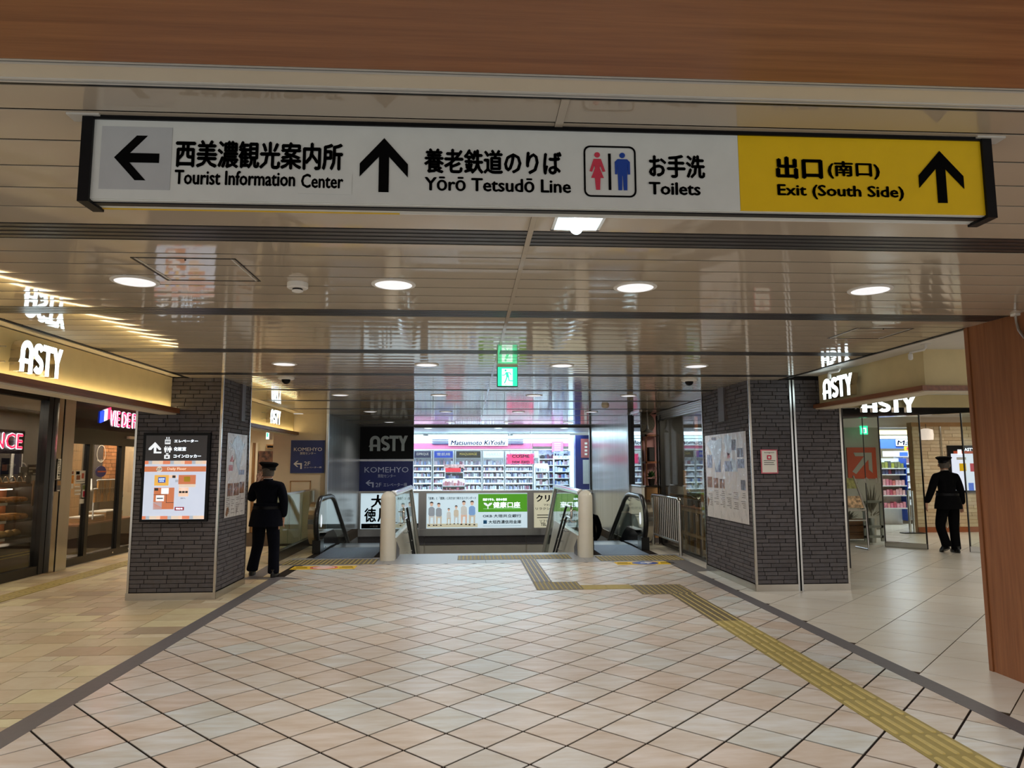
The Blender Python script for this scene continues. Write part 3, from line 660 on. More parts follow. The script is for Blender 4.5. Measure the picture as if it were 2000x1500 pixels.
# exit sign
ex = thing('exit_sign', (0.43, 7.9, 2.48), 'green lit running man exit sign hanging from the ceiling', 'exit sign')
box('housing', (0.318, 7.9, 2.472), (0.548, 7.96, HC), 'black', ex); box('hanger_plate', (0.318, 7.885, 2.692), (0.548, 7.96, HC), 'slat', ex)
box('green_face', (0.325, 7.893, 2.479), (0.541, 7.9, 2.690), 'greenlit', ex)
mb = MB(); mb.prism([(.37, 2.483), (.49, 2.483), (.49, 2.672), (.37, 2.672)], (0, 7.8905, 0), (1, 0, 0), (0, 0, 1), (0, .002, 0)); mb.build('doorway', 'greenwhite', ex)
mb = MB()
def ep(pts): mb.prism([(.325 + u * .216, 2.479 + v * .211) for u, v in pts], (0, 7.888, 0), (1, 0, 0), (0, 0, 1), (0, .002, 0))
ep(arc(.40, .82, .055, .055, 0, 330, 10)); ep([(.40, .74), (.52, .72), (.58, .48), (.44, .46)]); ep(stroke([(.45, .70), (.34, .58), (.22, .57)], .045)); ep(stroke([(.52, .70), (.62, .70), (.68, .58)], .045)); ep(stroke([(.48, .5), (.42, .32), (.34, .14)], .06)); ep(stroke([(.54, .5), (.58, .28), (.76, .27)], .06)); ep(stroke([(.38, .1), (.44, .04)], .03))
mb.build('running_figure', 'greenlit', ex)
# pipe-mounted cameras under the right soffit
for lab, a, b in (('small white pipe camera left of the right ASTY letters', (1610, 727), (1640, 716)), ('small white pipe camera above the right fascia corner', (1781, 688), (1808, 672))):
    P = atz(b[0], b[1], 2.765); Q = atz(a[0], a[1], 2.70); Q = Vector((P.x - .02, P.y + .22, 2.70))
    t = thing('pipe_camera', P, lab, 'camera')
    MB().tube([P, P + Vector((0, 0, -.03)), P + Vector((0, .03, -.05)), Q + Vector((0, 0, .015)), Q], .012, 8).build('arm', 'white', t, smooth=True)
    MB().lathe([(.022, 0), (.022, -.05), (.012, -.06)], Q, 12).build('camera_head', 'white', t, smooth=True)
    MB().lathe([(.045, 0), (.045, -.008)], (P.x, P.y, 2.765), 14).build('base', 'white', t)

# ================================================================== TACTILE PAVING
def bar_mesh(L, wd=0.03, h=0.005, m='tactbar'):
    pts = arc(0, L / 2 - wd / 2, wd / 2, wd / 2, 0, 180, 6) + arc(0, -L / 2 + wd / 2, wd / 2, wd / 2, 180, 360, 6)
    mb = MB(); n = len(pts); vs = [(x, y, 0) for x, y in pts] + [(x * .7, y * (1 - wd * .3 / L), h) for x, y in pts]
    mb.add(vs, [tuple(range(n, 2 * n))] + [(i, (i + 1) % n, n + (i + 1) % n, n + i) for i in range(n)]); return mb.mesh('bar', m)
tp = thing('tactile_path', (2.68, 6.5, 0), 'yellow tactile strip of raised bars running toward the right foreground', 'tactile paving')
bm_l, bm_d = bar_mesh(0.285), bar_mesh(0.30, m='tactdark')
for k in range(17):
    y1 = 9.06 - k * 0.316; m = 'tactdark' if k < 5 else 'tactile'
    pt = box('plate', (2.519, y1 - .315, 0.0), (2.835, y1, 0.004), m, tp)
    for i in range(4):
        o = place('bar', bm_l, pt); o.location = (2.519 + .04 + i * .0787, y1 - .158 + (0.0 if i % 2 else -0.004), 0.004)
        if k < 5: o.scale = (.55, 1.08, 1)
def studs(parent, x0, y0, x1, y1, step=.064, m='tactbar', r=.014):
    mb = MB()
    nx_, ny_ = max(1, round((x1 - x0) / step)), max(1, round((y1 - y0) / step))
    for i in range(nx_):
        for j in range(ny_): mb.lathe([(r, 0), (r * .6, .005)], (x0 + (i + .5) * (x1 - x0) / nx_, y0 + (j + .5) * (y1 - y0) / ny_, .004), 6)
    mb.build('studs', m, parent, kind='stuff')
tw = thing('tactile_path', (2.5, 9.4, 0), 'studded tactile corner panel at the bend of the yellow strip', 'tactile paving')
for x0 in (2.175, 2.515):
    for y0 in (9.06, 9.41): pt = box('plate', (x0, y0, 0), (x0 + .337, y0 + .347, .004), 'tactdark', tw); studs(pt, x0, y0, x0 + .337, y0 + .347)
tc = thing('tactile_path', (1.85, 9.6, 0), 'short sideways tactile strip between two studded panels', 'tactile paving')
bmx = bar_mesh(.33, m='tactbar')
for x0 in (1.50, 1.838):
    pt = box('plate', (x0, 9.47, 0), (x0 + .336, 9.79, .004), 'tactile', tc)
    for i in range(4): o = place('bar', bmx, pt); o.location = (x0 + .168, 9.51 + i * .08, .004); o.rotation_euler = (0, 0, math.pi / 2); o.scale = (.7, 1, 1)
t2 = thing('tactile_path', (1.2, 9.8, 0), 'studded tactile panel where the strip turns to the stairs', 'tactile paving')
for x0 in (.893, 1.2):
    for y0 in (9.47, 9.78): pt = box('plate', (x0, y0, 0), (x0 + .305, y0 + .308, .004), 'tactdark', t2); studs(pt, x0, y0, x0 + .305, y0 + .308)
t3 = thing('tactile_path', (1.02, 11.3, 0), 'grey green tactile strip leading straight to the stairs', 'tactile paving')
for k in range(8):
    y0 = 10.1 + k * .306
    pt = box('plate', (.893, y0, 0), (1.165, y0 + .304, .004), 'strip', t3)
    for i in range(4): o = place('bar', bm_l, pt); o.location = (.893 + .034 + i * .068, y0 + .152, .004); o.scale = (.7, 1.05, 1)
for lab, x0, x1, y0, y1 in (('olive warning tactile paving at the head of the stairs', -.18, 1.80, 12.55, 13.12), ('olive warning tactile paving before the left escalator', -3.05, -1.53, 12.14, 12.78), ('yellow warning tactile paving before the right escalator', 2.235, 3.68, 12.2, 12.82)):
    t = thing('tactile_warning', ((x0 + x1) / 2, (y0 + y1) / 2, 0), lab, 'tactile paving'); n = round((x1 - x0) / .31)
    for k in range(n):
        a, b = x0 + (x1 - x0) * k / n, x0 + (x1 - x0) * (k + 1) / n
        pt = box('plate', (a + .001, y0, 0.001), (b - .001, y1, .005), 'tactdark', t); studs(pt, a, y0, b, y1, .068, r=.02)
tl = thing('tactile_path', (-5.7, 10, 0), 'long yellow tactile strip outside the bakery windows', 'tactile paving')
for k in range(22):
    y0 = 7.6 + k * .316; pt = box('plate', (-5.86, y0, 0), (-5.56, y0 + .314, .004), 'tactile', tl)
    for i in range(4): o = place('bar', bm_l, pt); o.location = (-5.86 + .0375 + i * .075, y0 + .157, .004)
# floor stickers
def sticker(lab, x0, x1, y0, y1, ring):
    t = thing('floor_sticker', ((x0 + x1) / 2, y0, 0), lab, 'sticker'); c = ((x0 + x1) / 2, (y0 + y1) / 2)
    box('sheet', (x0, y0, 0.001), (x1, y1, .0025), 'yellow', t)
    MB().lathe([(.22, 0), (.22, .001)], (c[0], c[1], .0025), 28, sy=.75).build('disc', ring, t)
    if ring == 'iconred':
        MB().lathe([(.17, 0), (.17, .001)], (c[0], c[1], .0035), 28, sy=.75).build('disc_centre', 'paper', t); box('disc_bar', (c[0] - .15, c[1] - .03, .0045), (c[0] + .15, c[1] + .03, .0055), 'iconred', t)
    else: MB().prism([(c[0] - .07, c[1] - .02), (c[0] + .02, c[1] - .02), (c[0] + .02, c[1] - .09), (c[0] + .13, c[1] + .02), (c[0] + .02, c[1] + .12), (c[0] + .02, c[1] + .05), (c[0] - .07, c[1] + .05)], (0, 0, .0035), (1, 0, 0), (0, 1, 0), (0, 0, .001)).build('arrow', 'paper', t)
    for sgn in (-1, 1):
        for k, yy in enumerate((-.05, .06)):
            xa = c[0] + sgn * .36; box('print_line', (xa - .11 + .02 * k, c[1] + yy - .022, .0025), (xa + .11 - .03 * k, c[1] + yy + .022, .0032), 'ink', t)
sticker('yellow floor sticker with red ring before the left escalator', -2.78, -1.78, 11.62, 11.98, 'iconred'); sticker('yellow floor sticker with blue arrow disc before the right escalator', 2.42, 3.40, 11.72, 12.06, 'iconblue')

# ================================================================== STAIR HEAD
def bollard(x, y, lab):
    t = thing('bollard', (x, y, 0), lab, 'bollard'); r = 0.128
    MB().lathe([(r, 0), (r, .70)], (x, y, 0), 32).build('shaft', 'bollard', t, smooth=True)
    MB().lathe([(r * 1.004, .70), (r * 1.004, .704)], (x, y, 0), 32).build('joint', 'cream', t)
    MB().lathe([(r, .704), (r, 1.04)] + [(r * math.cos(a), 1.04 + r * math.sin(a)) for a in (.3, .6, .9, 1.2, 1.45, 1.56)], (x, y, 0), 32).build('dome', 'bollard', t, smooth=True)
bollard(-1.372, 12.62, 'glossy cream bollard left of the stairs'); bollard(2.078, 12.78, 'glossy cream bollard right of the stairs')
mat('parapet', s(212, 206, 188), 0.3, var=0.03)
for sgn, xw, lab in ((1, -1.30, 'left'), (-1, 2.01, 'right')):
    t = thing('stair_parapet', (xw, 13.2, 0), 'cream stair side wall with glass and round top rail behind the %s bollard' % lab, 'parapet')
    yb_ = 12.77 if sgn > 0 else 12.93
    prof = [(yb_, 0), (13.5, 0), (13.5, -3.9), (19.7, -3.9), (19.7, -1.75), (16.4, .36), (yb_, .36)]
    MB().prism(prof, (xw - .06, 0, 0), (0, 1, 0), (0, 0, 1), (.12, 0, 0)).build('side_wall', 'parapet', t)
    MB().prism([(yb_, .0), (13.3, .0), (13.3, .12), (yb_, .30)], (xw + sgn * .061, 0, 0), (0, 1, 0), (0, 0, 1), (sgn * .006, 0, 0)).build('kick_plate', 'strip', t)
    for a, b in ((yb_, 13.65), (13.66, 14.58), (14.59, 15.5), (15.51, 16.4)):
        MB().prism([(a, .35), (b, .35), (b, 1.12), (a, 1.12)], (xw - .008, 0, 0), (0, 1, 0), (0, 0, 1), (.016, 0, 0)).build('pane', 'glassgreen', t)
    MB().prism([(16.41, .35), (19.7, -1.76), (19.7, -.96), (16.41, 1.12)], (xw - .008, 0, 0), (0, 1, 0), (0, 0, 1), (.016, 0, 0)).build('pane', 'glassgreen', t)
    MB().tube([(xw, yb_ - .02, 1.12), (xw, 16.4, 1.12), (xw, 16.6, 1.02), (xw, 19.7, -.95)], .058, 16).build('top_rail', 'chrome', t, smooth=True)
    h = thing('stair_handrail', (xw + sgn * .18, 13.4, .8), 'double tier stair handrail fixed to the %s side wall' % lab, 'handrail'); xh = xw + sgn * .17
    for dz, nm_ in ((0, 'upper_rail'), (-.2, 'lower_rail')):
        MB().tube([(xh, 12.95, .86 + dz), (xh, 13.42, .86 + dz), (xh, 13.62, .80 + dz), (xh, 17.5, -1.22 + dz)], .021, 10).build(nm_, 'blackmatte', h, smooth=True)
        MB().tube([(xh, 12.93, .86 + dz), (xh, 13.42, .86 + dz)], .0225, 10).build(nm_ + '_end', 'chrome', h, smooth=True)
        for yy, zz in ((13.05, .86), (14.0, .60), (14.9, .13), (15.8, -.34)):
            MB().tube([(xh, yy, zz + dz - .02), (xh - sgn * .03, yy, zz + dz - .07), (xw + sgn * .06, yy, zz + dz - .07)], .010, 6).build('bracket', 'chrome', h, smooth=True)
    MB().tube([(xh, 12.95, .86)] + [(xh, 12.95 - .10 * math.sin(a), .76 + .10 * math.cos(a)) for a in (.4, .8, 1.2, 1.57, 2.0, 2.4, 2.8, 3.14)], .022, 10).build('end_loop', 'chrome', h, smooth=True)

# ================================================================== ESCALATORS
def escalator(xa, xb, lab, outer):
    """xa, xb: handrail planes; outer = +1 when the outer side is +x"""
    xm = (xa + xb) / 2; t = thing('escalator', (xm, 14, 0), lab, 'escalator')
    yp = 15.1; g = MB()
    box('landing_plate', (min(xa, xb) + .10, 12.95, -.02), (max(xa, xb) - .10, 14.6, .006), 'plate', t)
    box('comb_plate', (min(xa, xb) + .12, 14.6, -.02), (max(xa, xb) - .12, yp, .008), 'steel', t)
    for k in range(10):
        y0 = yp + k * .4; z1 = -k * .2
        box('step', (min(xa, xb) + .12, y0, z1 - .25), (max(xa, xb) - .12, y0 + .4, z1 - .005), 'stepgrey', t)
    for x in (xa, xb):
        sd_ = 1 if x == max(xa, xb) else -1
        # handrail loop seen from the side (y, z)
        front = [(14.02 + .44 * math.cos(a), .56 + .44 * math.sin(a)) for a in [math.radians(q_) for q_ in range(250, 84, -15)]]
        path = [(14.5, .115), (14.25, .12)] + front + [(14.9, 1.0), (15.15, .965), (15.4, .87), (17.9, -.55), (19.6, -1.53)]
        MB().tube([(x, a, b) for a, b in path], .048, 12).build('handrail', 'rubber', t, smooth=True)
        gp = [(14.06 + .37 * math.cos(a), .56 + .37 * math.sin(a)) for a in [math.radians(q_) for q_ in range(230, 84, -15)]]
        pane_ = gp + [(14.9, .945), (15.12, .91), (15.36, .82), (17.9, -.62), (17.9, -1.2), (15.4, .12), (14.95, .28), (14.3, .30), (13.85, .26)]
        MB().prism(pane_, (x - .006, 0, 0), (0, 1, 0), (0, 0, 1), (.012, 0, 0)).build('balustrade_glass', 'glass', t)
        sk = [(13.72, 0), (13.75, .18), (13.95, .27), (14.3, .33), (14.95, .33), (15.25, .22), (15.6, .02), (17.9, -1.28), (17.9, -1.75), (15.3, -.25), (15.1, 0)]
        MB().prism(sk, (x - .07, 0, 0), (0, 1, 0), (0, 0, 1), (.14, 0, 0)).build('skirt', 'blackgloss', t)
        dk = [(14.12, .335), (14.95, .335), (14.95, .345), (14.12, .345)]
        MB().prism(dk, (x - .075, 0, 0), (0, 1, 0), (0, 0, 1), (.15, 0, 0)).build('deck', 'chrome', t)
        box('newel_base', (x - .075, 13.66, 0), (x + .075, 13.98, .24), 'rubber', t)
        MB().lathe([(.012, 0), (.012, .01)], (x - sd_ * .072, 14.2, .07), 10, 'x').build('sensor', 'white', t)
    # steel drum guard outside the newel
    xo = xa if (outer > 0) == (xa > xb) else xb
    pts = arc(14.05, .53, .34, .40, 90, 270, 14)
    MB().prism(pts, (xo + outer * .05, 0, 0), (0, 1, 0), (0, 0, 1), (outer * .13, 0, 0)).build('drum_guard', 'steelwarm', t)
    # round lit sticker on the outer glass
    MB().lathe([(.12, 0), (.12, .004)], (xo - outer * .008, 14.02, .57), 24, 'x', sx=.55, sy=1).build('round_sticker', 'paperlit', t)
mat('plate', s(96, 102, 116), 0.42, 0.8, var=0.1, scale=60); mat('stepgrey', s(90, 92, 96), 0.3, 0.8); mat('blackgloss', (0.01, 0.011, 0.013), 0.12, var=0.02)
lit('paperlit', (.95, .97, 1), .9)
nt = MATS['plate'].node_tree; wv = nt.nodes.new('ShaderNodeTexWave'); wv.inputs['Scale'].default_value = 11; g_ = nt.nodes.new('ShaderNodeNewGeometry'); bp = nt.nodes.new('ShaderNodeBump'); bp.inputs['Strength'].default_value = .8; bp.inputs['Distance'].default_value = .01
nt.links.new(g_.outputs['Position'], wv.inputs['Vector']); nt.links.new(wv.outputs['Fac'], bp.inputs['Height']); nt.links.new(bp.outputs[0], nt.nodes['Principled BSDF'].inputs['Normal'])
escalator(-2.79, -1.56, 'escalator going down at the left of the stairs', -1); escalator(3.36, 2.30, 'escalator going down at the right of the stairs', 1)

# left glass balustrade
gb_ = thing('glass_balustrade', (-3.25, 13.8, 0), 'greenish glass balustrade with steel top rail left of the escalator', 'balustrade')
box('base_rail', (-3.29, 12.3, 0), (-3.19, 15.48, .16), 'darkframe', gb_)
for a, b in ((12.3, 13.34), (13.35, 14.4), (14.41, 15.45)): box('pane', (-3.247, a, .16), (-3.233, b, 1.10), 'glassgreen', gb_)
box('top_rail', (-3.265, 12.28, 1.10), (-3.215, 15.48, 1.135), 'chrome', gb_); box('end_post', (-3.26, 15.44, .1), (-3.22, 15.48, 1.13), 'steel', gb_)
# steel barrier on the right
fe = thing('steel_barrier', (3.77, 13.7, 0), 'tubular steel crowd barrier in front of the flower shop window', 'barrier')
for y in (12.76, 14.66): MB().tube([(3.77, y, 0), (3.77, y, .94)], .033, 12).build('post', 'steel', fe, smooth=True)
MB().tube([(3.77, 12.76, .92), (3.77, 12.77, .97), (3.77, 12.83, 1.005), (3.77, 14.6, 1.005), (3.77, 14.66, .95)], .033, 12).build('top_rail', 'chrome', fe, smooth=True)
MB().tube([(3.77, 12.76, .22), (3.77, 14.66, .22)], .022, 10).build('bottom_rail', 'steel', fe, smooth=True)
for k in range(14): y = 12.88 + k * .13; MB().tube([(3.77, y, .22), (3.77, y, 1.0)], .013, 8).build('bar', 'steel', fe, smooth=True)

# ================================================================== FAR WALL
YF = 20.1
wf = box('wall_far', (-3.15, YF + .05, -4), (3.6, YF + .30, .84), 'panelbeige', kind='structure', label='beige panelled wall below the far glass')
box('ledge', (-3.1, YF - .10, -.30), (3.5, YF + .05, -.12), 'steel', wf)
for a, b in ((-3.1, -2.28), (-2.27, -1.2), (-1.19, 1.60), (1.61, 3.5)):
    box('panel', (a, YF + .02, -.55), (b, YF + .05, -.31), 'strip', wf); box('panel', (a + .02, YF + .01, -2.4), (b - .01, YF + .05, -.57), 'panelbeige', wf)
box('sill', (-3.1, YF - .06, .86), (3.55, YF + .3, .92), 'steel', wf)
def ad(name, x0, x1, z0, z1, m, lab):
    t = thing(name, ((x0 + x1) / 2, YF, z0), lab, 'advertisement')
    box('light_panel', (x0, YF - .02, z0), (x1, YF + .05, z1), m, t)
    for a, b in (((x0 - .05, z0 - .03), (x0, z1 + .03)), ((x1, z0 - .03), (x1 + .05, z1 + .03)), ((x0, z0 - .03), (x1, z0)), ((x0, z1), (x1, z1 + .02))): box('frame_bar', (a[0], YF - .05, a[1]), (b[0], YF + .05, b[1]), 'steel', t)
    return t
for x in (-1.25, 1.735): box('pier', (x - .06, YF - .04, -.12), (x + .06, YF + .05, .87), 'steel', wf)
YA = YF - .02
def A(px_, py_): p = at(px_, py_, YA); return (p.x, p.z)
def awords(t, body, x0, y0, x1, y1, m='ink', bold=.02):
    a, b = A(x0, y1), A(x1, y0); mb = MB(); text(mb, body, (a[0], YA - .006, a[1]), UX, UZ, b[0] - a[0], b[1] - a[1], bold); mb.build('lettering', m, t)
def arect(t, name, x0, y0, x1, y1, m, off=.003):
    a, b = A(x0, y1), A(x1, y0); box(name, (a[0], YA - off - .002, a[1]), (b[0], YA - off + .001, b[1]), m, t)
a1 = ad('light_box', -2.93, -1.36, -.10, .865, 'adwhite', 'lit white light box with black brush calligraphy, left of the far wall')
arect(a1, 'black_band', 705.5, 1022, 817, 1032.5, 'ink'); awords(a1, '大', 724, 966, 752, 992, bold=.045); awords(a1, '徳', 711, 992, 735, 1020, bold=.04); awords(a1, '川', 737, 992, 760, 1020, bold=.04)
awords(a1, '大垣徳', 722, 1026, 738, 1030, 'paper')
a2 = ad('light_box', -1.14, 1.64, -.105, .85, 'adwhite', 'lit bank poster of six seated people beside a green panel')
arect(a2, 'green_panel', 934, 964.5, 1029.5, 1000, 'adgreen'); arect(a2, 'print_floor', 834, 1022, 933, 1030.5, 'adcream', .002)
awords(a2, '「医療」と「健康」に向き合う新たなスタンダード', 837, 970, 930, 976); awords(a2, '健康で守る、自分の健康', 943, 973, 990, 978, 'paperlit')
awords(a2, '健康口座', 963, 980, 1016, 992, 'paperlit', .03); awords(a2, 'OKB 大垣共立銀行', 943, 1004, 1018, 1011, bold=.03); awords(a2, '大垣西濃信用金庫', 954, 1015.5, 1018, 1023, bold=.03)
arect(a2, 'underline', 944, 993, 1018, 994, 'paperlit'); arect(a2, 'logo', 944, 1016, 951, 1023, 'bluelogo'); arect(a2, 'fine_print', 943, 1026.5, 1018, 1027.5, 'ink')
mat('bluelogo', s(50, 130, 190), .4)
def sprout():
    mb = MB(); c = A(953, 987)
    for sg_ in (-1, 1): mb.prism([(c[0] + sg_ * u * .12, c[1] + v * .1) for u, v in ((0, -.1), (.35, -.2), (.9, .3), (1, .75), (.4, .65), (.05, .25))], (0, YA - .006, 0), (1, 0, 0), (0, 0, 1), (0, .002, 0))
    mb.prism([(c[0] - .015, c[1] - .1), (c[0] + .015, c[1] - .1), (c[0] + .015, c[1]), (c[0] - .015, c[1])], (0, YA - .006, 0), (1, 0, 0), (0, 0, 1), (0, .002, 0)); mb.build('sprout_logo', 'paperlit', a2)
sprout()
for n_, c in (('pgrey', (150, 158, 166)), ('plight', (206, 206, 200)), ('pskin', (226, 190, 168)), ('phair', (60, 52, 50)), ('pbeige', (206, 196, 176)), ('pblue', (130, 168, 216)), ('pchair', (176, 190, 200))): mat(n_, s(*c), .5, var=.05, emit=s(*c), es=.35)
for (cx, hy, sc_, top, leg) in ((843, 985, 1.0, 'pgrey', 'plight'), (857, 987, .95, 'pgrey', 'pbeige'), (876.5, 996, .68, 'plight', 'pbeige'), (891, 991, .78, 'pbeige', 'plight'), (906, 983, 1.0, 'plight', 'pskin'), (922, 983, 1.02, 'pblue', 'pbeige')):
    names = ['pskin', 'phair', top, leg, 'ink', 'pchair']; mb = MB()
    def pp(pts, mi, off):
        mb.cur = mi; q_ = [A(cx + u * sc_, hy + v * sc_) for u, v in pts]; mb.prism(q_, (0, YA - off, 0), (1, 0, 0), (0, 0, 1), (0, .001, 0))
    pp([(-5, 18), (6, 18), (6, 40), (5, 40), (5, 20), (-4, 20), (-4, 40), (-5, 40)], 5, .0035)
    pp([(-5.5, 20), (5.5, 20), (6.5, 24), (5, 40), (2.8, 40), (2.5, 26), (-1.5, 26), (-3, 40), (-5.5, 40), (-6, 24)], 3, .0045)
    pp([(-2.5, 5), (2.5, 5), (6, 8), (6.4, 20), (4, 23), (-4, 23), (-6.4, 20), (-6, 8)], 2, .005)
    pp(arc(0, 0, 3.1, 4.2, 0, 345, 12), 0, .0055); pp([(-3.4, 0), (-3.2, -4), (0, -5.6), (3.2, -4), (3.4, 0), (2.4, -2.4), (-2.4, -2.4)], 1, .006)
    pp([(-6.5, 40), (-3, 40), (-3, 42), (-7, 42)], 4, .006); pp([(2.6, 40), (5.6, 40), (6.4, 42), (2.6, 42)], 4, .006)
    mb.build('printed_figure', names, a2)
a3 = ad('light_box', 1.82, 3.35, -.105, .85, 'adcream', 'lit cream clinic poster partly hidden by the right stair wall')
awords(a3, 'クリ', 1047, 966, 1074, 980, bold=.05); awords(a3, 'マタニ', 1062, 984, 1076, 988); awords(a3, 'リラクシ', 1046, 991, 1074, 996); awords(a3, 'ソフト', 1054, 1015, 1071, 1020); awords(a3, 'TEL', 1056, 1021, 1067, 1027, bold=.03)
for k, y in enumerate((1005, 1010)): arect(a3, 'fine_print', 1049, y, 1072, y + 1.6, 'ink')

# signs left of the far glass
def turn_arrow(t, x0, y0, x1, y1, Y, m):
    """arrow pointing left with its tail turned down"""
    a, b = at(x0, y1, Y), at(x1, y0, Y); w_, h_ = b.x - a.x, b.z - a.z; mb = MB()
    for pts in ([(0, .62), (.42, 1), (.60, 1), (.30, .72), (1, .72), (1, 0), (.82, 0), (.82, .54), (.30, .54), (.60, .24), (.42, .24)],):
        mb.prism([(a.x + u * w_, a.z + v * h_) for u, v in pts], (0, Y - .012, 0), (1, 0, 0), (0, 0, 1), (0, .003, 0))
    mb.build('turn_arrow', m, t)
wl = at(703, 835, YF)
t = thing('wall_sign', (-2.25, YF, 1.8), 'black panel with silver ASTY letters on the far wall', 'sign')
box('panel', (-3.0, YF - .01, 1.79), (-1.51, YF + .06, 2.68), 'black', t)
mat('letgrey', s(150, 160, 160), .4, var=.02)
ls, adv = letter_polys(); O = at(720, 881, YF); k_ = (at(797, 881, YF).x - O.x) / adv; hz = at(720, 851, YF).z - O.z
for polys_, x in ls:
    mb = MB()
    for pi_, p in enumerate(polys_): mb.prism([((x + q_[0]) * k_, q_[1] * hz) for q_ in p], (O.x, YF - .016 + .002 * pi_, O.z), (1, 0, 0), (0, 0, 1), (0, .005, 0))
    mb.build('letter', 'letgrey', t)
mat('silvertext', s(190, 198, 220), .4, var=.02)
t = thing('wall_sign', (-2.27, YF, .9), 'navy KOMEHYO panel with left arrow under the black ASTY panel', 'sign')
box('panel', (-3.02, YF - .01, .92), (-1.52, YF + .06, 1.735), 'navy', t); box('divider', (-3.02, YF - .02, 1.738), (-1.5, YF + .06, 1.785), 'steel', t)
stext('KOMEHYO', 712, 923, 798, 912, 'silvertext', t, YF, .014, .0); stext('買取センター', 738, 933, 773, 926.5, 'silvertext', t, YF, .014, .01); stext('2F', 733.5, 951, 745, 943, 'silvertext', t, YF, .014, .01); stext('エレベーター横', 749, 950.5, 795, 943, 'silvertext', t, YF, .014, .01)
turn_arrow(t, 714, 938, 730, 952, YF, 'silvertext')
# grey wall on the left and white wall with the second panel
box('wall_left_far', (-3.12, 15.66, -4), (-2.985, YF + .1, HC + .05), 'greywall', kind='structure', label='brushed grey metal wall beside the left escalator')
box('trim_20', (-3.0, 15.42, -.5), (-2.955, 15.50, HC), 'steel', kind='structure')
wn = box('wall_left_end', (-4.12, 15.5, 0), (-3.0, 15.65, HC), 'offwall', kind='structure', label='cream tiled wall end carrying the navy panel')
ho = at(605, 950, 15.5); h1 = at(565, 950, 15.5)
t = thing('wall_hatch', (-3.5, 15.49, .6), 'cream access door under the navy panel', 'hatch')
box('door', (-3.72, 15.485, .3), (-3.33, 15.5, 1.28), 'offwall', t)
for a, b in (((-3.74, .3), (-3.72, 1.30)), ((-3.33, .3), (-3.31, 1.30)), ((-3.74, 1.28), (-3.31, 1.30))): box('frame_bar', (a[0], 15.48, a[1]), (b[0], 15.5, b[1]), 'kraft', t)
t = thing('wall_sign', (-3.4, 15.48, 1.46), 'navy KOMEHYO panel on the cream wall end beyond the left pillar', 'sign')
box('panel', (-3.745, 15.475, 1.46), (-3.035, 15.495, 2.15), 'navy', t); box('edge', (-3.75, 15.48, 1.455), (-3.03, 15.499, 2.155), 'white', t)
Yk = 15.475
stext('KOMEHYO', 574, 881, 629, 874, 'paper', t, Yk, .004, .0); stext('買取センター', 586, 888, 617, 883, 'paper', t, Yk, .004, .01); stext('2F', 594, 909, 606, 901.5, 'paper', t, Yk, .004, .012); stext('エレベーター横', 594, 914.5, 628, 911, 'paper', t, Yk, .004, .012)
a, b = at(573, 915, Yk), at(590, 900, Yk)
turn_arrow(t, 573, 900, 590, 916, Yk + .008, 'paper')
# passage behind the left man
box('wall_left_passage', (-9, 18.2, 0), (-4.0, 18.4, HC), 'offwall', kind='structure')
box('wall_left_passage_side', (-4.12, 15.6, 0), (-4.05, 18.3, HC), 'offwall', kind='structure')
t = thing('passage_doorway', (-4.7, 18.1, 0), 'cream door frame with a dark brown display behind the left man', 'doorway')
def PP(x, y, Y=18.15): return at(x, y, Y)
for x0, x1 in ((488, 494), (501, 505)): p, q_ = PP(x0, 865), PP(x1, 865); box('jamb', (p.x, 18.1, 0), (q_.x, 18.2, p.z), 'cream', t)
p, q_ = PP(494, 865), PP(501, 865); box('door_leaf', (p.x, 18.16, 0), (q_.x, 18.2, p.z), 'woodlight', t)
p, q_ = PP(506, 881), PP(538, 960); box('display', (p.x, 18.12, q_.z), (q_.x, 18.2, p.z), 'displaypic', t)
p, q_ = PP(521, 868), PP(537, 876); box('vent_grille', (p.x, 18.1, q_.z), (q_.x, 18.2, p.z), 'kraft', t); box('vent_slot', (p.x + .03, 18.09, q_.z + .02), (q_.x - .03, 18.11, p.z - .03), 'black', t)
p = at(523, 850, 16.6)
t = thing('exit_sign', (p.x, 16.6, p.z), 'small green exit sign beyond the left pillar', 'exit sign'); box('housing', (p.x - .04, 16.6, p.z - .10), (p.x + .11, 16.66, p.z + .10), 'white', t); box('face', (p.x - .035, 16.595, p.z - .09), (p.x + .03, 16.6, p.z + .09), 'greenwhite', t); box('figure', (p.x - .02, 16.592, p.z - .04), (p.x + .01, 16.595, p.z + .05), 'greenlit', t); box('hanger', (p.x + .03, 16.62, p.z + .10), (p.x + .05, 16.64, HC), 'white', t)

# ================================================================== FAR GLASS + RIGHT SIDE
gw = thing('far_glass_wall', (1, YF, .9), 'frameless glass wall above the light boxes', 'glass wall')
for a, b in ((-1.50, .10), (.11, 1.78), (1.79, 3.44)): box('pane', (a, YF + .08, .92), (b, YF + .092, HC), 'glass', gw)
box('head_rail', (-1.5, YF + .04, HC - .05), (3.45, YF + .12, HC + .02), 'darkframe', gw)
box('post', (3.42, YF + .03, .86), (3.47, YF + .12, HC), 'darkframe', gw)
wr = box('wall_right_far', (3.455, 15.4, -4), (3.55, YF + .1, HC + .05), 'greywall', kind='structure', label='polished grey panel wall beside the right escalator')
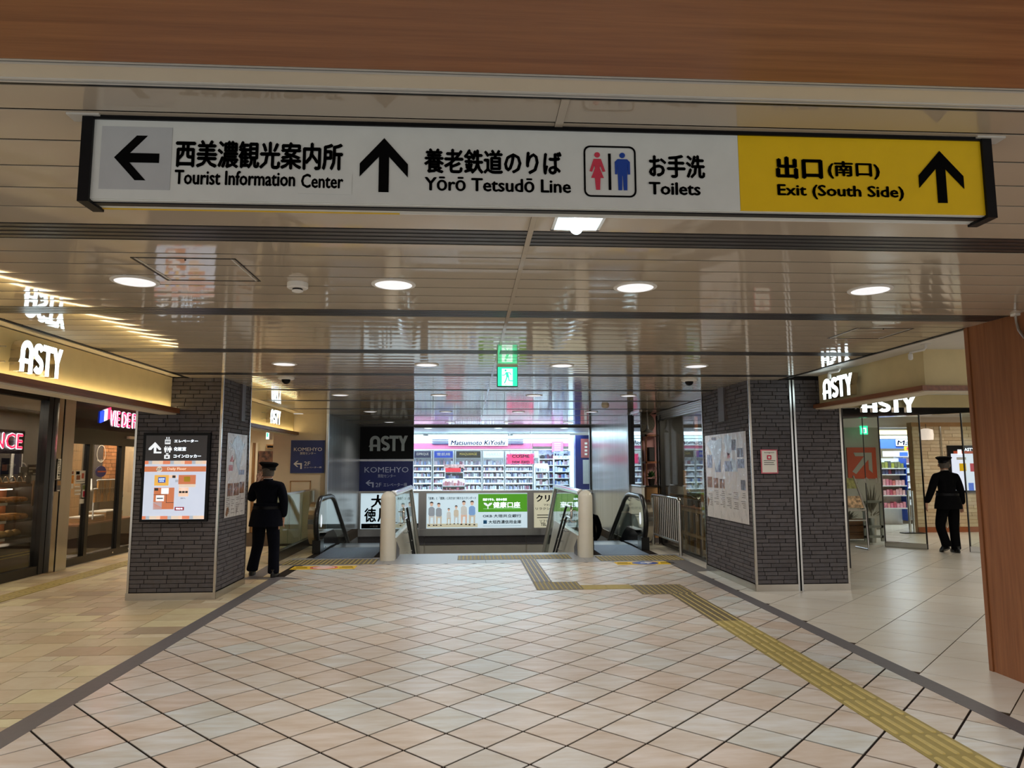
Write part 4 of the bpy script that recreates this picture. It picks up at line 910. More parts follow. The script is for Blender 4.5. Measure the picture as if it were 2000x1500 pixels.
# end wall with mirror strip and planter shelf
mat('mirrorglass', (.012, .014, .016), .015, var=.01, ior=2.6)
we = box('wall_right_end', (3.50, 14.45, 0), (3.56, 15.40, 1.17), 'white', kind='structure')
t = thing('mirror_strip', (3.6, 15.4, 1.2), 'narrow reflective window with a dark frame post at the far right wall', 'window')
mat('mirror', (.72, .75, .78), .02, 1.0, var=.01)
box('pane', (3.505, 14.46, 1.195), (3.53, 15.34, 2.68), 'mirrorglass', t); box('frame_post', (3.44, 15.30, 1.19), (3.53, 15.40, 2.68), 'darkframe', t); box('sill', (3.48, 14.43, 1.17), (3.57, 15.40, 1.195), 'chrome', t); box('head_bar', (3.49, 14.45, 2.68), (3.55, 15.4, HC), 'steel', t)

# ================================================================== DRUGSTORE BEHIND THE FAR GLASS
YD = 25.0
box('ceiling_far', (-9, 20.25, HC + .02), (14, 33, HC + .08), 'ceilgrey', kind='structure') if 'ceilgrey' in MATS or mat('ceilgrey', s(186, 194, 200), .4) else None
box('wall_back_far', (-9, 32.5, 0), (14, 32.7, HC), 'shelfwhite', kind='structure')
def strip_light(name, x0, x1, y0, y1, z, lab, m='shoplight'):
    t = thing(name, ((x0 + x1) / 2, y0, z), lab, 'ceiling light'); box('housing', (x0 - .02, y0 - .02, z), (x1 + .02, y1 + .02, z + .03), 'white', t); box('diffuser', (x0, y0, z - .012), (x1, y1, z), m, t)
for k, (x0, x1) in enumerate(((-4.5, -1.6), (-1.4, 1.4), (1.6, 3.6))):
    for j, y in enumerate((25.4, 26.4, 27.6)):
        strip_light('strip_light', x0, x1, y, y + .18, HC - .02, 'long white strip light in the drugstore ceiling, %s row, %s' % (('front', 'middle', 'back')[j], ('left', 'centre', 'right')[k]))
for i, x in enumerate((-1.2, .9, 2.9)):
    downlight(x, 21.6, HC + .02, 'downlight behind the far glass, %s from the left' % ORD[i], 30, (.9, .96, 1), m='shoplight')
def area_light(x, y, z, sx_, sy_, power, color, rot=(0, 0, 0), name='shop_fill'):
    l = bpy.data.lights.new(name, 'AREA'); l.shape = 'RECTANGLE'; l.size = sx_; l.size_y = sy_; l.energy = power; l.color = color
    o = bpy.data.objects.new(name, l); col.objects.link(o); o.location = (x, y, z); o.rotation_euler = rot; return o
area_light(0.3, 23.9, HC - .04, 7, 2.4, DRUG_W, (.70, .87, 1))  # added area lamp without a fitting, set forward to light the displays
def D(x, y, Y=YD): return at(x, y, Y)
def drect(t, name, x0, y0, x1, y1, m, Y=YD, th=.04, off=0):
    a, b = D(x0, y1, Y), D(x1, y0, Y); return box(name, (a.x, Y - off, a.z), (b.x, Y - off + th, b.z), m, t)
hd = thing('store_header', (0, YD, 2.1), 'drugstore header band in white and pink above the shelves', 'shop header')
drect(hd, 'light_band', 700, 851, 1122, 856.5, 'shopheader', YD); drect(hd, 'white_band', 700, 857, 1122, 866, 'shelfwhite', YD); drect(hd, 'pink_band', 700, 866, 1040, 877, 'pinkband', YD); drect(hd, 'pink_band', 1041, 863, 1122, 872, 'pinkband', YD + .01); drect(hd, 'white_strip', 700, 877, 1122, 879.5, 'shelfwhite', YD)
sgn = thing('store_sign', (.3, YD, 2.3), 'Matsumoto KiYoshi sign in blue italics on white with navy stripes', 'sign')
for x0, x1 in ((844, 879), (988, 1022)):
    for y in (858.2, 862.2, 866.2): drect(sgn, 'stripe', x0, y, x1, y + 1.5, 'navy', YD - .06, .03)
drect(sgn, 'plate', 876, 858.5, 992, 870.5, 'paperlit', YD - .09, .04)
a, b = D(880, 869.3, YD - .09), D(988, 859.8, YD - .09); mb = MB(); text(mb, 'Matsumoto KiYoshi', (a.x, YD - .10, a.z), UX, UZ, b.x - a.x - .04, b.z - a.z, .04, .22); mb.build('lettering', 'storeblue', sgn)
t = thing('pink_hanging_board', (3.2, YD, 1.9), 'pink board hanging under the store header at right', 'sign'); drect(t, 'board', 1078, 862, 1100, 883, 'pinkboard', YD - .05, .02)
for k in range(4): drect(t, 'print_line', 1083, 866 + k * 4, 1095, 867.5 + k * 4, 'paper', YD - .052, .004)
# shelf bays
def bay(x0, x1, lab, head, word, wm, goods='goods', Y=26.3, top=880, htop=894, rows=(908, 919, 931, 943, 956), seed=1):
    rr = random.Random(seed); a, b = D(x0, 960, Y), D(x1, top, Y); b.x -= .035; t = thing('cosmetics_shelf', ((a.x + b.x) / 2, Y, 0), lab, 'shelf')
    box('back_panel', (a.x, Y + .35, 0), (b.x, Y + .40, b.z), 'shelfwhite', t); 
    for x in (a.x, b.x): box('side_panel', (x - .012, Y, 0), (x + .012, Y + .4, b.z), 'shelfwhite', t)
    zt = D(x0, htop, Y).z; hp = box('header_panel', (a.x + .03, Y - .02, zt), (b.x - .03, Y + .06, b.z - .02), head, t)
    if word:
        mb = MB(); wdt = (b.x - a.x) * .66; text(mb, word, ((a.x + b.x) / 2 - wdt / 2, Y - .026, zt + (b.z - zt) * .28), UX, UZ, wdt, (b.z - zt) * .42, .01); mb.build('lettering', wm, hp)
    zs = [D(x0, r, Y).z for r in rows] + [.45, .15]; g = MB()
    for k, z in enumerate(zs):
        box('shelf', (a.x + .01, Y, z - .05), (b.x - .01, Y + .35, z), 'shelfwhite', t)
        box('price_rail', (a.x + .01, Y - .012, z - .05), (b.x - .01, Y, z - .012), 'paperlit' if k < 5 else 'shelfwhite', t)  # upper rails glow of themselves to imitate bright shelf lines
        hgt = (zs[k - 1] - .06 - z) if k else (zt - z - .03)
        for layer in (0, 1):
            x = a.x + .03
            while x < b.x - .06:
                wd = rr.choice((.03, .045, .06, .08)); hh = min(hgt * .85, rr.uniform(.09, .2)) * (1.15 if layer else .85)
                if rr.random() < .85: g.box((x, Y + .02 + layer * .14, z), (x + wd * .85, Y + .12 + layer * .14, z + hh))
                x += wd
    g.build('goods', goods, t, kind='stuff')
mat('pinkband', s(226, 150, 176), .4, emit=s(226, 150, 176), es=.25); mat('pinkboard', s(216, 160, 190), .4); mat('storeblue', s(30, 90, 170), .4, var=.02)
mat('headnavy', s(40, 52, 92), .3); mat('headblue', s(30, 80, 200), .3); mat('headdark', s(44, 50, 48), .3); lit('headpale', s(214, 232, 232), .4); mat('gold', s(214, 190, 90), .4)
bay(700, 806, 'drugstore shelf hidden left behind the navy panel', 'headnavy', '', 'paper', seed=1)
bay(807, 845, 'cosmetics shelf under the navy ESPRIQUE header', 'headnavy', 'ESPRIQUE', 'paper', seed=2); bay(846, 888, 'cosmetics shelf under the bright blue header', 'headblue', '雪肌精', 'paper', seed=3)
bay(889, 942, 'cosmetics shelf under the black header with gold lettering', 'headdark', 'MAQUillAGE', 'gold', seed=4); bay(943, 986, 'cosmetics shelf under the pale HAKU header', 'headpale', 'HAKU', 'letgrey', seed=5)
bay(987, 1042, 'cosmetics shelf under the pale header right of centre', 'headpale', 'ELIXIR', 'letgrey', seed=6); bay(1043, 1110, 'drugstore shelf at the right with mixed packs', 'headpale', '', 'letgrey', seed=7)
def poster(t, name, x0, y0, x1, y1, m, Y): return drect(t, name, x0, y0, x1, y1, m, Y, .006)
def gondola(x0, x1, y0, Y, lab, goods, seed, top=None):
    """free-standing island display: body, shelves, goods, optional top card"""
    rr = random.Random(seed); a, b = D(x0, 958, Y), D(x1, y0, Y); t = thing('island_display', ((a.x + b.x) / 2, Y, 0), lab, 'display')
    box('back_board', (a.x, Y + .3, 0), (b.x, Y + .33, b.z), 'shelfwhite', t); g = MB(); z = .3
    for x in (a.x, b.x): box('side_board', (x - .01, Y, 0), (x + .01, Y + .33, b.z - .1), 'shelfwhite', t)
    while z < b.z - .08:
        box('shelf', (a.x, Y, z - .03), (b.x, Y + .3, z), 'shelfwhite', t); x = a.x + .02
        while x < b.x - .05:
            wd = rr.choice((.04, .06, .09)); g.box((x, Y + .02, z), (x + wd * .88, Y + .2, z + rr.uniform(.08, .17))); x += wd
        z += .22
    g.build('goods', goods, t, kind='stuff')
    if top: drect(t, 'top_card', x0 - 2, y0 - 9, x1 + 2, y0, top, Y + .02, .01)
    return t
lit('redpos', s(190, 40, 56), .35); lit('facepos', s(206, 196, 206), .3); lit('cosmepink', s(226, 60, 110), .4)
mat('photo1', s(180, 150, 150), .4, var=.6, scale=9, emit=s(120, 100, 110), es=.2); mat('photo2', s(150, 160, 190), .4, var=.6, scale=12, emit=s(120, 130, 160), es=.2)
t = gondola(869, 905, 916, 24.2, 'island display with black and red cosmetics posters', 'goodsdark', 11, 'photo1'); drect(t, 'red_card', 870, 914, 900, 922, 'redpos', 24.18, .01)
gondola(1046, 1072, 905, 24.4, 'island display below the pink new item board', 'goods', 12); gondola(1054, 1082, 888, 25.2, 'tall dark display with stacked small packs', 'goodsdark', 13, 'photo2'); gondola(1083, 1112, 890, 24.6, 'tall display with a large beauty portrait card', 'goods', 14, 'photo2')
gondola(864, 908, 936, 23.6, 'low front display with pink and white packs', 'goodspink', 15)
cs = thing('cosme_board', D(1015, 897, 24.0), 'pink furry edged COSME new item hanging board', 'sign'); drect(cs, 'board', 990, 887, 1042, 906, 'cosmepink', 24.0, .03)
a, b = D(1000, 894, 24), D(1034, 888, 24); mb = MB(); text(mb, 'COSME', (a.x, 23.985, a.z), UX, UZ, b.x - a.x, b.z - a.z, .03); mb.build('lettering', 'navy', cs)
a, b = D(1000, 905, 24), D(1034, 898, 24); mb = MB(); text(mb, 'new item', (a.x, 23.985, a.z), UX, UZ, b.x - a.x, b.z - a.z, .03); mb.build('lettering', 'navy', cs)
for u in (996, 1036): p = D(u, 887, 24.0); MB().tube([(p.x, 24.01, p.z), (p.x, 24.01, HC + .03)], .006, 6).build('hanging_wire', 'steel', cs)
mb = MB(); rr = random.Random(3); a, b = D(990, 906, 24), D(1042, 887, 24)
for k in range(90):
    u = rr.random(); side = k % 4; p = [(a.x + (b.x - a.x) * u, a.z), (a.x + (b.x - a.x) * u, b.z), (a.x, a.z + (b.z - a.z) * u), (b.x, a.z + (b.z - a.z) * u)][side]
    mb.ball((p[0], 24.0 + rr.uniform(-.02, .02), p[1]), rr.uniform(.015, .035), 5, 3)
mb.build('tinsel_edge', 'pinkband', cs, kind='stuff')
# navy side pillar with red notice
nv = thing('store_side_pillar', D(1137, 900, 24.0), 'navy side pillar of the drugstore with a red brown notice', 'pillar')
drect(nv, 'panel', 1125, 850, 1150, 960, 'navy', 24.0, .4); drect(nv, 'notice', 1135, 857, 1151, 894, 'rednotice', 23.98, .01) if mat('rednotice', s(168, 92, 96), .4) else None
for k in range(4): drect(nv, 'print_line', 1142, 864 + k * 7, 1147, 868 + k * 7, 'paper', 23.975, .003)
drect(nv, 'grey_poster', 1139, 898, 1150, 945, 'signgrey', 23.98, .01)
t = thing('store_side_post', D(1118, 900, 24.8), 'pale blue post beside the navy side pillar', 'post'); drect(t, 'post', 1113, 850, 1123, 960, 'shopheader', 24.8, .2)

# ================================================================== BAKERY ON THE LEFT
XG = -6.5
def L(x, y, X=XG): p = atx(x, y, X); return (p.y, p.z)
UY = Vector((0, 1, 0))
def lrect(name, x0, y0, x1, y1, m, parent, X=XG, th=.01, off=.0):
    (ya, za), (yb, zb) = L(x0, y1, X), L(x1, y0, X); return box(name, (X + off, ya, min(za, zb)), (X + off + th, yb, max(za, zb)), m, parent)
def ltext(body, x0, y0, x1, y1, m, parent, X=XG, off=.012, bold=.02, shear=0, name='lettering'):
    a, b = L(x0, y1, X), L(x1, y0, X); mb = MB(); text(mb, body, (X + off, a[0], a[1]), UY, UZ, b[0] - a[0], b[1] - a[1], bold, shear); return mb.build(name, m, parent)
sf = thing('bakery_facade', (XG, 11, 0), 'dark framed bakery shop front with glass doors', 'shop front')
box('sill', (XG - .06, 6.0, 0), (XG + .06, 11.5, .13), 'darkframe', sf); box('head', (XG - .06, 6.0, 2.62), (XG + .06, 11.5, HC), 'black', sf)
box('window_pane', (XG - .006, 6.0, .13), (XG + .006, 11.42, 2.62), 'glassdark', sf); box('frame_post', (XG - .06, 11.40, 0), (XG + .07, 11.52, HC), 'darkframe', sf)
box('door_header', (XG - .08, 11.98, 2.06), (XG + .05, 15.5, 2.25), 'darkframe', sf)
sg_ = box('sign_band', (XG - .05, 11.98, 2.25), (XG + .04, 15.5, 2.69), 'navyglossy', sf) if mat('navyglossy', (.006, .008, .028), .08, var=.02) else None
for a, b, hw in ((11.98, 12.04, 1), (12.70, 12.80, 1), (13.84, 13.98, 1), (15.0, 15.1, 1)): box('mullion', (XG - .04, a, 0), (XG + .05, b, 2.06), 'darkframe', sf)
for a, b in ((12.04, 12.70), (12.80, 13.84), (13.98, 15.0)):
    box('door_pane', (XG - .006, a, .12), (XG + .006, b, 2.06), 'glassdark', sf); box('bottom_rail', (XG - .04, a, 0), (XG + .05, b, .12), 'darkframe', sf); box('top_rail', (XG - .04, a, 1.99), (XG + .05, b, 2.06), 'darkframe', sf)
box('door_sensor', (XG + .05, 14.0, 2.13), (XG + .11, 14.25, 2.18), 'cream', sf)
for y in (13.7, 14.3): MB().lathe([(.015, 0), (.015, .01)], (XG + .05, y, .06), 8, 'x').build('lock', 'chrome', sf)
# sign letters on the band
bs = thing('bakery_sign', (XG + .06, 13.3, 2.3), 'pink lit VIE DE FRANCE letters with tricolour flag above the doors', 'sign')
fy = L(190, 800)[0]
for k, m in enumerate(('neonblue', 'neonwhite', 'neonpink')):
    y0 = 12.98 + k * .115
    MB().prism([(y0, 2.37 + k * .035), (y0 + .112, 2.40 + k * .035), (y0 + .112, 2.60 + k * .035), (y0, 2.57 + k * .035)], (XG + .045, 0, 0), (0, 1, 0), (0, 0, 1), (.02, 0, 0)).build('flag_stripe', m, bs)
def neon(t, body, X, y0, z0, wdt, hgt, shear=0):
    mb = MB(); text(mb, body, (X, y0 - .012, z0 - .012), UY, UZ, wdt + .024, hgt + .024, .055, shear); mb.build('letter_edge', 'neonwhite', t)
    mb = MB(); text(mb, body, (X + .008, y0, z0), UY, UZ, wdt, hgt, .015, shear); mb.build('lettering', 'neonpink', t)
neon(bs, 'VIE DE FRANCE', XG + .05, 13.34, 2.34, 1.85, .28)
b2 = thing('bakery_sign', (XG - .1, 10.4, 1.9), 'pink lit FRANCE letters inside the near bakery window', 'sign')
e0, e1 = L(-62, 876, XG - .1), L(45, 846, XG - .1)
neon(b2, 'FRANCE', XG - .1, e1[0] - 1.25, 1.87, 1.25, .22)
box('backboard', (XG - .16, e1[0] - 1.35, 1.80), (XG - .12, e1[0] + .08, 2.14), 'darkwall', b2)
# steel clad column
scn = thing('steel_column', (XG + .05, 11.75, 0), 'brushed steel clad column between bakery window and doors', 'column')
box('near_panel', (XG - .1, 11.53, 0), (XG + .15, 11.66, HC), 'steelwarm', scn); box('joint', (XG - .1, 11.66, 0), (XG + .13, 11.685, HC), 'void', scn); box('main_panel', (XG - .1, 11.685, 0), (XG + .16, 11.985, HC), 'steel', scn)
XS = XG + .162
vt = thing('camera_notice', (XS, 11.9, 1.4), 'white vertical security camera notice on the steel column', 'notice'); lrect('sheet', 110.5, 896, 119.5, 936, 'paper', vt, XS, .003)
for k, ch in enumerate('防犯カメラ作動中'): ltext(ch, 112.3, 898 + k * 4.6, 117.7, 902 + k * 4.6, 'ink', vt, XS, .005, .02)
vt = thing('switch_plate', (XS, 11.9, 1.2), 'dark key switch with pale sticker on the steel column', 'switch'); lrect('plate', 109, 937, 118, 960, 'strip', vt, XS, .01); lrect('sticker', 110.5, 939, 117, 948, 'kraft', vt, XS, .013); lrect('label', 110.5, 957, 115, 959, 'paper', vt, XS, .013)
# stickers on the fixed pane and door
XP = XG + .008
def notice(lab, x0, y0, x1, y1, m, lines=(), name='window_poster'):
    t = thing(name, (XP, L(x0, y1, XP)[0], L(x0, y1, XP)[1]), lab, 'poster'); lrect('sheet', x0, y0, x1, y1, m, t, XP, .003)
    for (a, b, c, d, mm) in lines: lrect('print', x0 + (x1 - x0) * a, y0 + (y1 - y0) * b, x0 + (x1 - x0) * c, y0 + (y1 - y0) * d, mm, t, XP, .001, .0035)
notice('drinks and bread photo poster on the bakery pane', 129, 919, 145, 955, 'paper', ((.1, .04, .3, .2, 'ink'), (.38, .04, .58, .2, 'brownpanel'), (.66, .04, .9, .2, 'brownpanel'), (.06, .25, .94, .72, 'flower'), (.06, .76, .6, .97, 'brownpanel')))
notice('cream coffee poster beside the drinks poster', 146, 919, 167, 945, 'paper', ((.1, .06, .45, .3, 'ink'), (.12, .35, .5, .7, 'brownpanel'), (.6, .2, .85, .6, 'orange'), (.1, .8, .9, .86, 'ink')))
notice('small green and red mascot sticker strip on the pane', 160, 946, 167, 972, 'paper', ((.1, .05, .9, .4, 'leafpale'), (.15, .5, .85, .95, 'iconred')))
notice('small white card near the door mullion', 155, 974, 165, 984, 'paper')
notice('blue and white payment sticker on the door edge', 233, 958, 241, 973, 'paper', ((.15, .08, .85, .45, 'navy'), (.15, .55, .85, .92, 'navy')), 'door_sticker')
notice('white hours lettering strip on the pane', 144, 948, 158, 968, 'glassfilm', ((.1, .05, .8, .2, 'paper'), (.1, .4, .95, .6, 'paper'), (.1, .75, .9, .95, 'paper')))
ov = thing('oval_sticker', (XP, 13.2, 1.5), 'dark blue oval sticker on the bakery door', 'sticker'); c = L(197, 921, XP)
MB().lathe([(.16, 0), (.16, .004)], (XP, c[0], c[1]), 28, 'x', sx=1.15, sy=.62).build('disc', 'ovalblue', ov) if mat('ovalblue', s(38, 36, 130), .3) else None
lrect('print', 190, 919.5, 206, 922.5, 'orange', ov, XP, .002, .005)
# interior
box('wall_left_inner', (-8.6, 6, 0), (-8.5, 20, HC), 'darkwall', kind='structure'); box('wall_left_inner_end', (-8.6, 19.4, 0), (-6.5, 19.5, HC), 'darkwall', kind='structure')
box('floor_bakery', (-8.5, 6, 0.0), (-6.44, 15.5, .004), 'floorgrey', kind='structure')
XI = -8.45
wp = thing('wood_wall', (XI, 15.5, 0), 'pale wood plank wall panel inside the bakery', 'wall panel'); y0, y1 = L(124, 900, XI)[0], L(160, 900, XI)[0]
for k in range(10): box('plank', (XI - .04, y0, .35 + k * .2), (XI, y1, .35 + k * .2 + .195), 'woodlight', wp)
mat('jewelnavy', s(32, 34, 56), .4)
jp = thing('inner_poster', (XI, 16.8, 1.0), 'dark navy poster with round line emblem inside the bakery', 'poster'); lrect('sheet', 178, 868, 201, 950, 'jewelnavy', jp, XI, .02)
c = L(196, 886, XI); mb = MB(); n_ = 24; o_ = arc(0, 0, .2, .2, 0, 345, 23); i_ = arc(0, 0, .185, .185, 0, 345, 23)
mb.add([(XI + .023, c[0] + p[0], c[1] + p[1]) for p in o_ + i_], [(k, (k + 1) % n_, n_ + (k + 1) % n_, n_ + k) for k in range(n_)]); mb.build('emblem_ring', 'paper', jp); ltext('JEWEL', 187, 898, 200, 901, 'paper', jp, XI, .023, .01)
bw = thing('brick_feature_wall', (XI, 18, 0), 'orange brown brick wall seen through the bakery door', 'wall')
y0 = L(201, 900, XI)[0]; box('backing', (XI - .05, y0, 0), (XI - .015, 19.4, HC), 'groutlight', bw)
brickwork(bw, [((XI, y0, 0), (0, 1, 0), (1, 0, 0), 19.4 - y0, .9, 2.3)], 'brickorange', .085, .26, keep=120, gap=.012)
# bread cabinet at the near window
XB = -6.95
cbn = thing('bread_cabinet', (XB, 10.6, 0), 'dark wood bread cabinet with lit shelves at the near window', 'cabinet')
y1 = L(62, 1000, XB)[0]; y0 = y1 - 2.6
box('back_panel', (XB - .42, y0, .2), (XB - .38, y1, 1.30), 'brownpanel', cbn); box('end_panel', (XB - .42, y1 - .04, 0), (XB + .05, y1, 1.32), 'darkframe', cbn); box('top', (XB - .42, y0, 1.30), (XB + .05, y1, 1.35), 'woodled', cbn)
box('base', (XB - .4, y0, 0), (XB + .03, y1 - .04, .42), 'darkwood', cbn) if mat('darkwood', s(50, 34, 24), .4, var=.1) else None
for z in (.28, .24): box('base_rail', (XB + .03, y0, z), (XB + .045, y1 - .06, z + .012), 'gold', cbn)
shz = [L(10, y, XB)[1] for y in (1052, 1018, 983)]
for z in shz: box('shelf', (XB - .4, y0, z - .035), (XB + .04, y1 - .04, z), 'darkframe', cbn); box('price_card', (XB + .04, y1 - .9, z - .03), (XB + .045, y1 - .7, z + .01), 'paper', cbn)
for z in shz + [1.30]: box('shelf_lamp', (XB - .3, y0 + .1, z - .05), (XB - .26, y1 - .1, z - .037), 'bakerylamp', cbn)
rr = random.Random(5)
LB = ('on the bottom shelf', 'on the middle shelf', 'on the top shelf')
for si, z in enumerate(shz):
    for k in range(9):
        y = y1 - .22 - k * .17; h_ = (.055, .03, .035)[si]
        nmz = ('bread_bun', 'flat_loaf', 'sliced_loaf')[si]; mb = MB()
        if si == 0: mb.ball((XB - .1, y, z + h_), .075, 12, 6, h_)
        elif si == 1: mb.lathe([(.03, -.18), (.05, -.14), (.055, 0), (.05, .14), (.03, .18)], (XB - .12, y, z + .045), 10, 'x')
        else: mb.lathe([(.025, -.16), (.04, -.1), (.042, .1), (.025, .16)], (XB - .12, y, z + .04), 10, 'x')
        mb.build(nmz, 'breadpale' if si == 0 else 'bread', None, smooth=True, label='%s %s of the bakery cabinet' % (('round golden bun', 'long flat loaf', 'thin brown loaf')[si], LB[si]), cat='bread', group=('golden buns', 'flat loaves', 'thin loaves')[si] + ' in the bread cabinet')
# small notices standing on the cabinet
def cab_card(lab, x0, y0_, x1, y1_, m, X, extra=()):
    t = thing('display_card', (X, L(x0, y1_, X)[0], 1.35), lab, 'card'); lrect('card', x0, y0_, x1, y1_, m, t, X, .01); (ya, za) = L(x0, y1_, X)
    box('foot', (X - .03, ya + .02, 1.35), (X + .03, ya + .06, max(1.36, za)), 'darkframe', t)
    for (a, b, c_, d, mm) in extra: lrect('print', x0 + (x1 - x0) * a, y0_ + (y1_ - y0_) * b, x0 + (x1 - x0) * c_, y0_ + (y1_ - y0_) * d, mm, t, X, .003, .0105)
cab_card('black framed card with a bread photo on the cabinet', 0, 895, 18, 930, 'black', XB - .1, ((.1, .35, .7, .7, 'brownpanel'),))
cab_card('small black price board with white lettering on the cabinet', 53, 907, 71, 928, 'black', XB + .02, ((.1, .25, .9, .45, 'paper'), (.1, .55, .5, .7, 'paper'), (.55, .8, .85, .92, 'paper')))
cab_card('white card behind the black price board', 38, 912, 54, 923, 'signgrey', XB - .08)
t = thing('hanging_towel', (XB + .1, y1 + .1, 1.0), 'pale patterned cloth hanging at the end of the cabinet', 'cloth'); lrect('cloth', 60, 938, 77, 988, 'kraft', t, XB + .06, .02)
# basket hoops row
t = thing('wire_basket', (XB, y1 - .6, 1.35), 'dark wire basket with looped rim on top of the bread cabinet', 'basket')
for k in range(7):
    yc = y1 - .12 - k * .17; MB().tube([(XB - .05, yc + .075 * math.cos(a), 1.36 + .10 * math.sin(a)) for a in [math.pi * q_ / 10 for q_ in range(11)]], .008, 6).build('hoop', 'steelwarm', t, smooth=True)
box('tray', (XB - .25, y1 - 1.3, 1.35), (XB, y1 - .05, 1.375), 'kraft', t)
# arch mirror inside
t = thing('arch_panel', (-7.6, 11.6, 1.5), 'arched pale panel standing inside the bakery', 'panel'); p = L(34, 890, -7.6)
MB().prism([(p[0] + u, p[1] + v) for u, v in [(-.13, -.42), (.13, -.42), (.13, .0)] + arc(0, 0, .13, .16, 0, 180, 8)[1:]], (-7.62, 0, 0), (0, 1, 0), (0, 0, 1), (.03, 0, 0)).build('frame', 'white', t)
MB().prism([(p[0] + u, p[1] + v) for u, v in [(-.10, -.42), (.10, -.42), (.10, .0)] + arc(0, 0, .10, .13, 0, 180, 8)[1:]], (-7.588, 0, 0), (0, 1, 0), (0, 0, 1), (.004, 0, 0)).build('glass', 'jewelnavy', t)
# tong rack and counter
XR_ = -7.2
tr = thing('tong_rack', (XR_, 14, 1), 'white wire rack holding two rows of wooden tongs behind the bakery door', 'rack')
for xx in (188, 238):
    (ya, za), (yb, zb) = L(xx - 10, 958, XR_), L(xx, 936, XR_); MB().tube([(XR_, ya, za), (XR_ - .1, yb, zb)], .022, 8).build('side_bar', 'shelfwhite', tr, smooth=True)
for xx in (186, 232):
    (ya, za) = L(xx, 957, XR_); MB().tube([(XR_ - .02, ya, .6), (XR_ - .02, ya, za)], .014, 8).build('leg', 'shelfwhite', tr, smooth=True)
for ky, yy in enumerate((938, 955)):
    (ya, za), (yb, zb) = L(183 if ky else 190, yy, XR_), L(232, yy, XR_); MB().tube([(XR_, ya, za), (XR_, yb, za)], .014, 8).build('rail', 'shelfwhite', tr, smooth=True)
    for k in range(11):
        y = ya + .03 + k * (yb - ya - .05) / 11; MB().box((XR_ - .015, y, za - .26), (XR_ + .015, y + .055, za - .01)).build('tongs', 'woodlight' if k % 3 else 'bread', tr)
ct = thing('bakery_counter', (-7.3, 14, 0), 'dark wood counter with stacked trays behind the bakery door', 'counter')
(ya, za), (yb, zb) = L(168, 1026, XR_), L(225, 1026, XR_); box('body', (-7.7, ya - .3, 0), (XR_, yb + .9, za), 'darkwood', ct); box('top', (-7.72, ya - .3, za), (XR_ + .02, yb + .9, za + .03), 'woodled', ct)
for k, (u, n_) in enumerate(((0.1, 4), (.85, 6))):
    for j in range(n_): box('tray', (-7.6, ya + u, za + .03 + j * .032), (-7.25, ya + u + .68, za + .055 + j * .032), 'paper' if j == n_ - 1 else 'kraft', None, label=('bakery tray of the shorter stack on the counter', 'bakery tray of the taller stack on the counter')[k], cat='tray', group=('shorter tray stack', 'taller tray stack')[k])
# lamps
strip_light('bakery_light', -8.3, -7.1, 10.0, 10.35, 2.60, 'square ceiling light panel inside the near bakery window')
downlight(-7.4, 9.7, HC - .01, 'small round downlight inside the near bakery window', 12, (1, .9, .8), r=.08)
area_light(-7.5, 13.5, 2.6, 1.0, 3.0, BAKE_W, (1, .85, .66)); area_light(-7.5, 10, 2.6, 1.0, 2.0, BAKE_W * .6, (1, .85, .66)); area_light(-7.6, 17.5, 2.6, 1.0, 2.0, BAKE_W * .8, (1, .85, .66))
for k, (x, y) in enumerate(((-5.2, 5.0), (-5.2, 8.0), (-5.2, 11.0), (-5.2, 14.0))): downlight(x, y, HC, 'warm downlight over the bakery walkway, %s from the front' % ORD[k], LEFT_W, (1, .84, .6))
downlight(-5.6, 16.8, HC, 'warm downlight over the passage behind the left man', LEFT_W, (1, .86, .64)); downlight(-4.6, 17.4, HC, 'warm downlight near the cream passage doorway', LEFT_W * .6, (1, .86, .64))
mat('displaypic', s(90, 60, 44), .5, var=.8, scale=14)

# ================================================================== FLOWER SHOP BEHIND THE BARRIER
XF = 3.96
fs_ = thing('flower_shop_facade', (XF, 13, 0), 'tall glass front of the flower shop beside the barrier', 'shop front')
for a, b in ((11.1, 11.95), (11.96, 12.85), (12.86, 14.45)): box('pane', (XF - .006, a, .05), (XF + .006, b, 2.52), 'glass', fs_)
for y in (14.45, 14.58, 14.72): box('post', (XF - .05, y, 0), (XF + .05, y + .045, 2.62), 'chrome' if y == 14.58 else 'darkframe', fs_)
box('sill', (XF - .03, 11.1, 0), (XF + .05, 14.5, .05), 'darkframe', fs_); hdr = box('header', (XF - .02, 11.05, 2.52), (XF + .08, 14.8, 2.70), 'steel', fs_)
for k in range(4): box('header_groove', (XF - .03, 11.05, 2.545 + k * .04), (XF - .018, 14.8, 2.56 + k * .04), 'trimwhite', hdr)
box('wall_flower_back', (3.72, 15.45, 0), (4.16, 15.6, HC), 'pink', kind='structure'); box('wall_flower_back_inner', (4.16, 15.45, 0), (5.95, 15.6, HC), 'darkwall', kind='structure'); box('wall_flower_side', (5.85, 11.2, 0), (5.95, 15.5, HC), 'darkwall', kind='structure'); box('wall_flower_front', (4.9, 11.05, 0), (5.95, 11.2, HC), 'darkwall', kind='structure')
box('floor_flower', (3.98, 11.1, 0), (5.85, 15.45, .004), 'darkwood', kind='structure')
cbp = thing('beige_counter', (3.9, 15.2, 0), 'plain beige counter below the wooden shelf', 'counter'); box('body', (3.73, 14.95, 0), (4.12, 15.4, 1.15), 'kraft', cbp); box('top', (3.71, 14.93, 1.15), (4.14, 15.42, 1.175), 'darkframe', cbp); box('plinth', (3.72, 14.94, 0), (4.13, 14.96, .1), 'strip', cbp)
ws = thing('wooden_shelf', (3.9, 15.2, 1.175), 'open wooden shelf frame standing on the beige counter', 'shelf')
